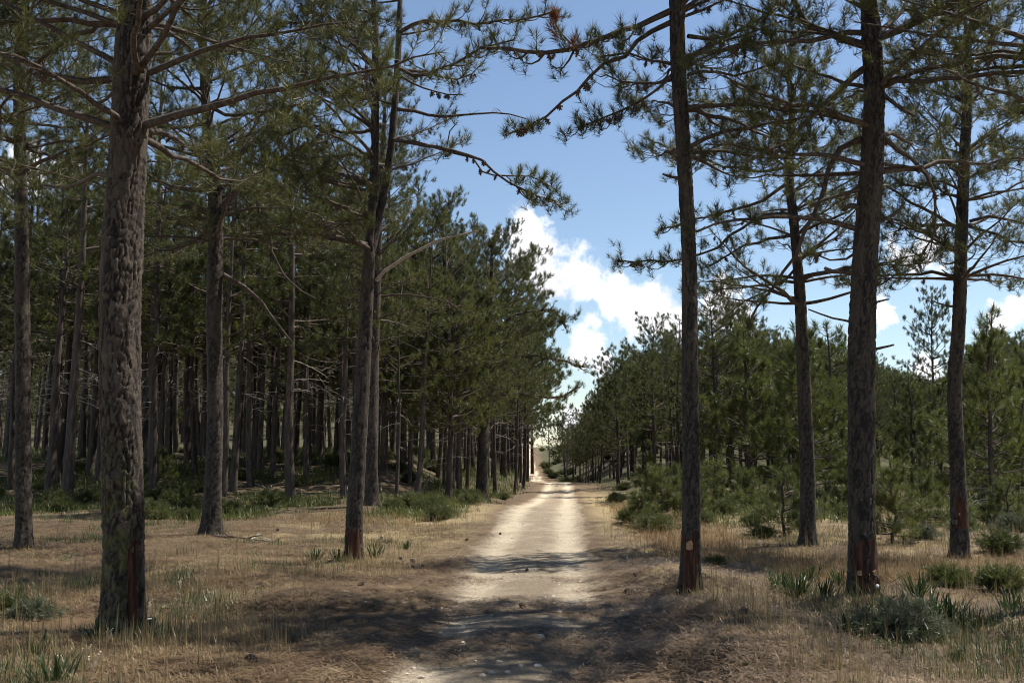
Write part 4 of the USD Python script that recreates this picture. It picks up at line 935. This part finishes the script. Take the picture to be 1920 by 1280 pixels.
for px, py, k, s, lab in [(1412, 985, 0, .85, 'dark round shrub, smaller and farther of two beside the crooked pine'), (1428, 1010, 1, .72, 'dark round shrub, larger and nearer of two beside the crooked pine'), (1222, 1000, 1, 1.0, 'wide green shrub below the saplings beside the track'),
                          (1180, 980, 0, 1.0, 'low shrub at the track end of the sapling clump'), (1310, 985, 1, .9, 'shrub behind the plain trunk at the track'), (1170, 918, 0, 1.3, 'grassy shrub on the bank where the track dips'), (1900, 1000, 2, 1.2, 'pale grey green shrub at the edge of the view past the bowed pine'),
                          (1875, 1035, 0, 1.0, 'dark shrub between the bowed pine and the edge of the view'), (1735, 1010, 2, .8, 'dull green shrub just beside the bowed pine with the cup'), (1690, 1200, 2, 1.05, 'feathery grey shrub low in front of the stout pine'), (1780, 1105, 0, .8, 'dark low shrub before the golden grass'),
                          (1880, 1110, 0, .8, 'dark low shrub in front of the golden grass, at the edge of the view'), (1340, 1065, 0, .5, 'small dark shrub a step past the plain trunk'), (60, 1165, 2, .75, 'soft grey green shrub on the verge beside the thick mossy pine'), (20, 1150, 0, .6, 'green tuft shrub cut by the edge of the view near the mossy pine'),
                          (880, 945, 1, .95, 'wide heath shrub at the foot of the full crowned pine'), (825, 948, 1, .8, 'heath shrub beside the curved red footed trunk'), (770, 950, 1, 1.0, 'heath shrub bordering the clearing behind the two stemmed pine'), (735, 955, 0, .9, 'heath shrub next to the broad pale grey trunk'),
                          (905, 1255, 0, .01, None), (425, 965, 1, .9, 'heath shrub behind the forked pine'), (330, 945, 1, 1.1, 'dark heath shrub between the mossy pine and the forked pine'), (300, 935, 0, 1.0, 'smaller heath shrub beside the little sunlit sprig'), (350, 930, 0, 1.0, 'heath shrub on the slope foot near the forked pine'),
                          (1955, 1180, 2, 1.0, None)]:
    if lab:
        plant(HB[k], 'heath_shrub', px, py, s, lab, 'shrub')
placed = 0
for _ in range(3000):
    if placed >= 80:
        break
    x, y = rng.uniform(-20, 2), rng.uniform(26, 62)
    u = x - float(road_x(y))
    if u > -2.3 or abs(x / y) > .55 or meshkit.noise(np.array([x * .35, y * .35, 7.0])) < .5:
        continue
    copy(HB[rng.randint(2)], 'heath_shrub', 'low heath shrub under the shaded stand, ' + seen_between(px_of((x, y, 0))[0]), 'shrub', 'heath shrubs under the shaded stand, ' + seen_between(px_of((x, y, 0))[0]), (x, y, float(gh(x, y))), rng.uniform(0, 6.28), rng.uniform(.6, 1.2)); placed += 1
placed = 0
for _ in range(2000):
    y = rng.uniform(110, 300); x = float(road_x(y)) + rng.uniform(-14, 16)
    if placed < 70 and abs(x - float(road_x(y))) > 2.6:
        copy(HB[rng.randint(2)], 'heath_shrub', 'dark shrub dotting the far slope where the track climbs', 'shrub', 'shrubs on the far slope', (x, y, float(gh(x, y))), rng.uniform(0, 6.28), rng.uniform(1.6, 3.2)); placed += 1
placed = 0
for _ in range(3000):
    if placed >= 60:
        break
    x, y = rng.uniform(4, 26), rng.uniform(20, 60)
    u = x - float(road_x(y))
    if u < 3.0 + max(0, (34 - y)) * .25 or abs(x / y) > .55 or meshkit.noise(np.array([x * .35, y * .35, 9.0])) < .42:
        continue
    copy(HB[rng.randint(3)], 'heath_shrub', 'scrubby shrub around the young pines, ' + seen_between(px_of((x, y, 0))[0]), 'shrub', 'shrubs around the young pines, ' + seen_between(px_of((x, y, 0))[0]), (x, y, float(gh(x, y))), rng.uniform(0, 6.28), rng.uniform(.6, 1.2)); placed += 1
for px, py, k, s, lab in [(1495, 1118, 2, .9, 'biggest spiky leaved clump before the stout pine'), (1460, 1105, 0, .9, 'spiky clump next to the biggest one before the stout pine'), (1545, 1125, 0, .85, 'spiky clump touching the foot of the stout pine'), (1520, 1090, 1, 1.0, 'small spiky clump behind the biggest one'),
                          (1575, 1100, 1, 1.1, 'narrow spiky clump close beside the stout pine, in litter'), (1720, 1120, 2, .9, 'spiky clump just past the stout pine with leaning leaves'), (1745, 1165, 2, .85, 'broad spiky clump in front of the dark low shrubs'), (1780, 1170, 0, .9, 'spiky clump beside the broad one, grey shrub below'),
                          (1820, 1185, 0, .8, 'spiky clump half in sun near the edge of the view'), (1595, 1195, 1, 1.0, 'lone sunlit spiky clump on bare litter below the stout pine'), (1620, 1185, 1, .7, 'thin leaved clump behind the lone sunlit one'), (1900, 1150, 1, 1.2, 'bright spiky clump at the edge of the view'),
                          (100, 1280, 1, .9, 'bright green little clump at the bottom edge in straw'), (70, 1235, 1, .9, 'dark spiky clump on the verge near the bottom corner'), (183, 1200, 1, .8, 'small dark spiky clump against the mossy trunk'), (635, 1050, 1, .9, 'green spiky clump beside the red foot of the two stemmed pine'),
                          (700, 1045, 1, 1.1, 'green spiky clump just past the red foot of the two stemmed pine'), (590, 1050, 1, 1.0, 'spiky clump in the dry grass before the two stemmed pine'), (760, 1030, 1, .9, 'spiky clump in the clearing between trunk and track')]:
    plant(SP[k], 'spiky_plant', px, py, s * 1.0, lab, 'plant')

# ------------------------------------------------------------------ cones, stones, fallen sticks
CP = prototype('fallen_cone'); obj('scales', (CONE_V, CONE_F), CONE, CP)
for px, py, s, lab in [(677, 1101, 1.35, 'open cone on the sunlit litter before the two stemmed pine'), (720, 1097, .9, 'small cone beside the open one on sunlit litter'), (695, 1142, 1.2, 'brown cone just above the shadow on the verge, pale stone beside it'), (672, 1170, 1.45, 'big dark cone in the shadow of the verge'),
                       (774, 1056, 1.35, 'largest cone of the cluster on the clearing edge'), (773, 1065, .9, 'cone in front of the largest of the cluster'), (792, 1064, 1.0, 'cone at the track end of the cluster'), (751, 1050, .9, 'cone at the forest end of the cluster'), (808, 1094, .9, 'single cone near the track edge in sun'),
                       (715, 1011, 1.2, 'cone on the pale sand of the clearing'), (875, 1014, 1.0, 'cone at the track edge above the clearing'), (980, 1140, 1.1, 'dark cone in the middle of the shaded track'), (1178, 1114, 1.5, 'dark cone on the shaded verge beside the plain trunk'), (1192, 1081, .9, 'cone at the edge of the sunlit verge near the plain trunk'),
                       (988, 1070, .8, 'tiny cone on the sunlit track'), (470, 1245, 1.5, 'dark cone at the bottom edge in deep shade'), (505, 1175, 1.2, 'cone below the litter hump on the verge'), (545, 1150, 1.1, 'cone on the litter hump of the verge'), (520, 995, 1.1, 'cone near the pale fallen sticks'), (1345, 1235, 1.5, 'cone at the shaded edge of the track near the bottom'),
                       (1365, 1225, 1.4, 'cone touching another at the shaded edge of the track'), (1360, 1272, 1.5, 'cone nearest the bottom edge of the view'), (1378, 1092, 1.2, 'cone in the litter just past the plain trunk'), (1395, 1150, 1.1, 'cone in dark litter between plain trunk and stout pine'), (1550, 1165, 1.2, 'cone by a pit in the litter below the stout pine'), (1790, 1240, 1.4, 'dark cone low near the corner, in litter'),
                       (981, 925, 1.6, 'cone on the red verge where the track dips'), (987, 924, 1.4, 'cone beside its twin on the red verge where the track dips'), (938, 1002, .9, 'cone on the litter at the track edge')]:
    g = on_ground(px, py)
    s *= .72
    copy(CP, 'pine_cone', lab, 'pine cone', None, g + [0, 0, .03 * s], rng.uniform(0, 6.28), s, tilt=(rng.uniform(55, 95), rng.uniform(-20, 20)))


def stone_mesh(seed):
    rr = np.random.RandomState(seed); mm = trimesh.creation.icosphere(2, 1.0); v = mm.vertices * np.array([1, .8, .5])
    for _ in range(9):
        n_ = nrm(rr.normal(0, 1, 3)); d_ = v @ n_; lim = rr.uniform(.42, .8); v = v - np.maximum(0, d_ - lim)[:, None] * n_ * .9
    return v * (1 + (meshkit.noise(v * 3 + seed) - .5)[:, None] * .2), mm.faces


ST = []
for k in range(4):
    p = prototype(f'stone_{"abcd"[k]}'); obj('stone', stone_mesh(k + 1), STONE, p, smooth=35); ST.append(p)
for px, py, s, lab in [(684, 1129, .055, 'white stone beside the brown cone on the verge'), (645, 1108, .07, 'flat pale stone in the litter before the two stemmed pine'), (750, 1086, .035, 'small pale stone on sunlit litter near the track'), (952, 1201, .05, 'rounded pale stone in the shaded track'), (1036, 1117, .05, 'pale stone at the lit edge of the track shadow'),
                       (928, 1117, .06, 'flat stone at the lit end of the track shadow'), (935, 1240, .05, 'pale stone in the sunlit patch at the bottom of the track'), (1045, 1148, .11, 'broad half buried slab in the middle of the track'), (1075, 1150, .10, 'second half buried slab beside the broad one'), (1192, 1177, .07, 'grey stone in the shaded litter verge of the track'),
                       (1290, 1275, .06, 'flat white stone at the bottom edge'), (1165, 1144, .04, 'small pale stone under the branch shadow'), (1008, 1248, .06, 'stone at the bottom of the track beside the litter'), (765, 1165, .05, 'pale stone between the track edge and the dark cone'), (800, 1170, .04, 'small stone at the sunlit patch rim'), (758, 1130, .05, 'stone at the upper rim of the verge shadow'),
                       (683, 1180, .05, 'stone just below the big dark cone'), (1012, 1195, .12, 'low slab embedded across the shaded track'), (905, 1265, .05, 'pebble sized pale stone near the bottom of the track'), (1152, 1075, .05, 'stone on the sunlit track side near the plain trunk'), (1172, 1240, .06, 'white stone in the shaded litter near the bottom'), (890, 1130, .08, 'worn slab at the shaded left lane of the track'),
                       (1060, 1005, .30, 'pale exposed rock')][:-1]:
    g = on_ground(px, py)
    copy(ST[rng.randint(4)], 'stone', lab, 'stone', None, g + [0, 0, -.16 * s], rng.uniform(0, 6.28), (s * .85, s * .8, s * .8))
for px, py, s, lab in [(1165, 962, .55, 'pale sandy rock shelf beside the track clump'), (1172, 925, .6, 'pale rock ledge under the shaded sapling bank'), (1190, 935, .5, 'lower rock of the shaded sapling bank')]:
    g = on_ground(px, py); copy(ST[rng.randint(4)], 'rock', lab, 'rock', None, g + [0, 0, -.12], rng.uniform(0, 6.28), (s, s * .7, s * .45))


def stick(label, pts, r, woodmat, seed, side=3):
    rr = np.random.RandomState(seed); P = np.array([on_ground(*p) for p in pts]) ; loc = P[0]
    t = thing('fallen_branch', label, 'branch', None, loc)
    P = P - loc; P[:, 2] = gh(P[:, 0] + loc[0], P[:, 1] + loc[1]) - loc[2] + r * .9
    w = Wood(); f = limb(w, P, r, r * .5, rr, None); obj('stem', w.t.mesh(), woodmat, t, smooth=60)
    for k in range(side):
        w = Wood(); p = f(rr.uniform(.2, .9)); d = np.array([rr.normal(0, 1), rr.normal(0, 1), rr.uniform(.1, .5)]); d = nrm(d); l = rr.uniform(.2, .5)
        w.t.add([p, p + d * l * .5, p + d * l + [0, 0, -.03]], [r * .5, r * .4, r * .2], 5); obj('twig', w.t.mesh(), woodmat, t, smooth=60)


stick('pale bare stick lying across the grass beside the forked pine', [(470, 1010), (510, 1016), (522, 1017)], .022, DEADWOOD, 1)
stick('thin curved pale stick tilted up next to the forked pine', [(470, 1012), (482, 1006), (491, 1002)], .018, DEADWOOD, 2, 1)
stick('dark fallen limb at the flared foot of the forked pine', [(402, 1006), (440, 1010), (478, 1010)], .03, LIMB, 3)
stick('long grey stick fallen on the slope behind the forked pine', [(470, 905), (495, 915), (520, 926)], .03, DEADWOOD, 4)
stick('dry forked stick near the pale sand in the clearing', [(555, 1023), (568, 1024), (576, 1022)], .014, DEADWOOD, 5, 2)
stick('thin brown stick in the shade of the verge', [(650, 1193), (690, 1197), (715, 1203)], .010, DEADWOOD, 6, 0)
stick('short pale stick at the bottom edge in shade', [(482, 1254), (495, 1252), (508, 1251)], .012, DEADWOOD, 7, 0)
stick('white stick lying low near the bottom corner', [(1750, 1270), (1780, 1271), (1805, 1273)], .012, DEADWOOD, 8, 1)
stick('grey twig in the litter below the spiky plants', [(1490, 1184), (1515, 1190), (1532, 1193)], .009, DEADWOOD, 9, 1)
stick('dark dry brushwood sticking out beside the stout pine', [(1650, 1085), (1668, 1095), (1682, 1105)], .012, LIMB, 10, 6)
stick('long thin fallen pole behind the young pines', [(1725, 982), (1780, 980), (1800, 979)], .022, LIMB, 11, 1)
stick('twig bent in an arc on the clearing near the cones', [(838, 1042), (850, 1045), (858, 1040)], .008, DEADWOOD, 12, 1)

# ------------------------------------------------------------------ grass, litter, gravel: what nobody could count
rng = np.random.RandomState(123)


def clump(n, h, spread, lean, width, seed):
    rr = np.random.RandomState(seed)
    a = rr.uniform(0, 6.28, n); o = np.stack([rr.normal(0, spread, n), rr.normal(0, spread, n), np.full(n, -.015)], -1)
    l = h * rr.uniform(.45, 1.15, n); e = np.abs(rr.normal(0, lean, n))
    d = np.stack([np.cos(a) * np.sin(e), np.sin(a) * np.sin(e), np.cos(e)], -1); sd = np.stack([-np.sin(a), np.cos(a), 0 * a], -1) * width / 2
    c1 = o + d * (l * .55)[:, None]; c2 = o + d * l[:, None] + np.stack([np.cos(a), np.sin(a), -1 + 0 * a], -1) * (l * .22 * np.minimum(1, e * 1.6))[:, None]
    v = np.stack([o - sd, o + sd, c1 - sd * .8, c1 + sd * .8, c2], 1).reshape(-1, 3)
    f = (np.array([[0, 1, 3], [0, 3, 2], [2, 3, 4]])[None] + (np.arange(n) * 5)[:, None, None]).reshape(-1, 3)
    return v, f


def lying(n, spread, seed):
    """Fallen needles lying criss-cross."""
    rr = np.random.RandomState(seed); a = rr.uniform(0, 6.28, n); l = rr.uniform(.05, .13, n)
    c = np.stack([rr.normal(0, spread, n), rr.normal(0, spread, n), rr.uniform(.002, .02, n)], -1)
    d = np.stack([np.cos(a), np.sin(a), rr.normal(0, .12, n)], -1) * l[:, None] / 2; sd = np.stack([-np.sin(a), np.cos(a), 0 * a], -1) * .0022
    up = np.stack([0 * a, 0 * a, .004 + 0 * a], -1)
    v = np.stack([c - d, c + d, c + sd * 1.5 + up, c - sd * 1.5 + up], 1).reshape(-1, 3)
    f = (np.array([[0, 2, 3], [1, 3, 2]])[None] + (np.arange(n) * 4)[:, None, None]).reshape(-1, 3)
    return v, f


def scatter(n, accept, dmin=3.2, dmax=40, power=1.0):
    """Points in the fan the camera sees, thinning with distance; accept(x, y, u, half width) is a chance."""
    y = dmin * (dmax / dmin) ** (rng.uniform(0, 1, n) ** power)
    x = rng.uniform(-.60, .60, n) * y
    u = x - road_x(y)
    keep = rng.uniform(0, 1, n) < accept(x, y, u, road_w(y))
    x, y = x[keep], y[keep]
    return np.stack([x, y, gh(x, y)], -1)


def N(x, y, s, sd):
    return meshkit.fbm(np.stack([x * s, y * s, 0 * x], -1), 3, sd)


def spread_out(name, protos, P, label, category, smin, smax):
    n = len(P); s = rng.uniform(smin, smax, n) * (1 + P[:, 1] * .006)
    instancer(name, protos, P, rng.randint(0, len(protos), n), np.stack([s, s, s * rng.uniform(.8, 1.2, n)], -1), rng.uniform(0, 6.28, n), label, category)


def a_dry(x, y, u, hw):
    off = np.abs(u) - hw
    a = S((off - .55 + .25 * S((y - 13) / 2)) / .6) * np.clip(.06 + .14 * S((9.5 - y) / 2) + .35 * S((y - 13) / 3) * S((30 - y) / 3) + 1.1 * S((N(x, y, .7, 3) - .385) / .16), 0, 1)
    a = a * np.where(u < 0, 1 - .9 * S((-x - 2.2) / 2) * S((y - 12.5) / 3), 1 - .45 * S((y - 4) / 2) * S((11 - y) / 3))
    a = a * np.where(u < 0, 1 - .75 * S((y - 21) / 9), 1.0)
    return a * np.where((u < -.5) & (y > 9.5) & (y < 13), S((off - 1.6) / 1.2) * .8 + .08, 1)


P = scatter(30000, a_dry)
ring = [(px_ + rng.normal(0, .20), py_ + rng.normal(0, .20)) for px_, py_, r_ in taken if r_ == 1.6 and py_ < 30 for _ in range(26)]
ring = np.array(ring); P = np.vstack([P, np.stack([ring[:, 0], ring[:, 1], gh(ring[:, 0], ring[:, 1])], -1)])
spread_out('dry_grass', [('tuft', clump(24, .095, .09, .85, .0055, 1), STRAW), ('tuft', clump(30, .12, .11, .8, .0055, 2), STRAW), ('tuft', clump(18, .08, .08, 1.0, .006, 3), STRAW), ('tuft', clump(5, .34, .05, .35, .004, 4), STRAW)], P, 'dry straw coloured grass on the verges and clearings', 'grass', .7, 1.25)


def a_gold(x, y, u, hw):
    r = S((u - 3.0) / 1.5) * S((y - 12.2) / 1.2) * S((17.2 - y) / 1.5) * np.clip(.3 + 1.2 * S((N(x, y, .8, 33) - .4) / .15), 0, 1)
    b = S((u - hw - .7) / .7) * S((y - 15) / 2) * S((46 - y) / 8) * S((4.5 - u) / 1.5) * .9
    c = S((-u - hw - 1.3) / 1) * S((y - 22) / 3) * S((33 - y) / 5) * S((u + 8) / 3) * .35
    return np.maximum(np.maximum(r, b * .8), c)


P = scatter(26000, a_gold, 11, 46)
spread_out('golden_grass', [('tuft', clump(26, .19, .10, .5, .005, 11), GOLD), ('tuft', clump(20, .25, .09, .45, .0045, 12), GOLD), ('tuft', clump(26, .15, .11, .6, .005, 13), GOLD)], P, 'tall golden dry grass beyond the stout pine and along the track', 'grass', .75, 1.25)


def a_green(x, y, u, hw):
    return S((np.abs(u) - hw - 1.4) / 1.0) * S((N(x, y, .6, 53) - .53) / .1) * np.where(u > 0, .8, .9)


P = scatter(11000, a_green)
spread_out('green_grass', [('tuft', clump(26, .16, .08, .5, .006, 21), GREENGRASS), ('tuft', clump(20, .22, .07, .4, .006, 22), GREENGRASS), ('tuft', clump(44, .10, .12, .8, .006, 23), HEATH_GREY)], P, 'patches of green grass and low herbs among the straw', 'grass', .7, 1.25)


def a_lit(x, y, u, hw):
    off = np.abs(u) - hw
    road = np.where((y < 14), S((N(x, y, 1.1, 63) + .20 * np.abs(u + .1) - .56) / .12), .03)
    return np.where(off < 0, road * .8, 1.0 * np.where(y < 30, 1, .5))


P = scatter(17000, a_lit, 3.2, 26, .9)
spread_out('pine_needle_litter', [('fallen_needles', lying(60, .13, 31), LITTER), ('fallen_needles', lying(90, .17, 32), LITTER), ('fallen_needles', lying(40, .10, 33), LITTER)], P, 'fallen brown pine needles strewn over ground and track', 'litter', .8, 1.3)
P = scatter(9000, lambda x, y, u, hw: S((hw + .9 - np.abs(u)) / .6) * np.clip(.2 + 1.6 * S((N(x, y, .9, 73) - .42) / .2), 0, 1), 3.2, 30, 1.0)
n = len(P); s = .007 + .03 * rng.uniform(0, 1, n) ** 4
instancer('gravel', [('pebble', (stone_mesh(k)[0], stone_mesh(k)[1]), STONE) for k in (11, 12)], P, rng.randint(0, 2, n), np.stack([s, s, s], -1), rng.uniform(0, 6.28, n), 'small stones and pebbles scattered over the dirt track', 'gravel')
tv, tf = [], []
rr = np.random.RandomState(9)
for k in range(5):
    a = rr.uniform(0, 6.28); l = rr.uniform(.08, .20); tip = np.array([math.cos(a) * l * .3, math.sin(a) * l * .3, l])
    v, f = batch_tubes(np.array([[[0, 0, 0], tip * .5, tip]]), np.array([[.0012, .0012, .001]]), 3); tv.append(v); tf.append(f)
    mm = trimesh.creation.icosphere(1, .0075); tv.append(mm.vertices * [1, 1, .8] + tip); tf.append(mm.faces)
head = trimesh.util.concatenate([trimesh.Trimesh(v, f, process=False) for v, f in zip(tv, tf)])
P = scatter(170, lambda x, y, u, hw: S((np.abs(u) - hw - 1.2) / .6) * S((N(x, y, .8, 83) - .5) / .1), 4, 13)
n = len(P); s = rng.uniform(.7, 1.2, n)
instancer('dry_flower_heads', [('flower_stem', head, FLOWER)], P, np.zeros(n, int), np.stack([s, s, s], -1), rng.uniform(0, 6.28, n), 'small pale dried flower heads on thin stalks in the straw', 'dried flowers')
# scrubby ground cover deeper in the stands
P = scatter(16000, lambda x, y, u, hw: S((np.abs(u) - hw - 1.0) / 1.0) * S((y - 23) / 5) * np.maximum(S((N(x, y, .4, 93) - .44) / .12), .9 * ((u < 0) & (u > -5) & (y > 27))) * np.where((u > 0) & (u < 6), .25, 1), 20, 90, .8)
spread_out('ground_cover', [('sprig', clump(40, .22, .16, .8, .012, 41), HEATH), ('sprig', clump(40, .16, .2, .9, .012, 42), HEATH)], P, 'low dark heath and herbs covering the forest floor', 'ground cover', .8, 1.5)
if __name__ == '__main__':
    tri = sum(len(p.GetAttribute('faceVertexCounts').Get() or []) for p in Usd.PrimRange(stage.GetPseudoRoot(), Usd.PrimAllPrimsPredicate) if p.GetTypeName() == 'Mesh')
    print('triangles', tri)
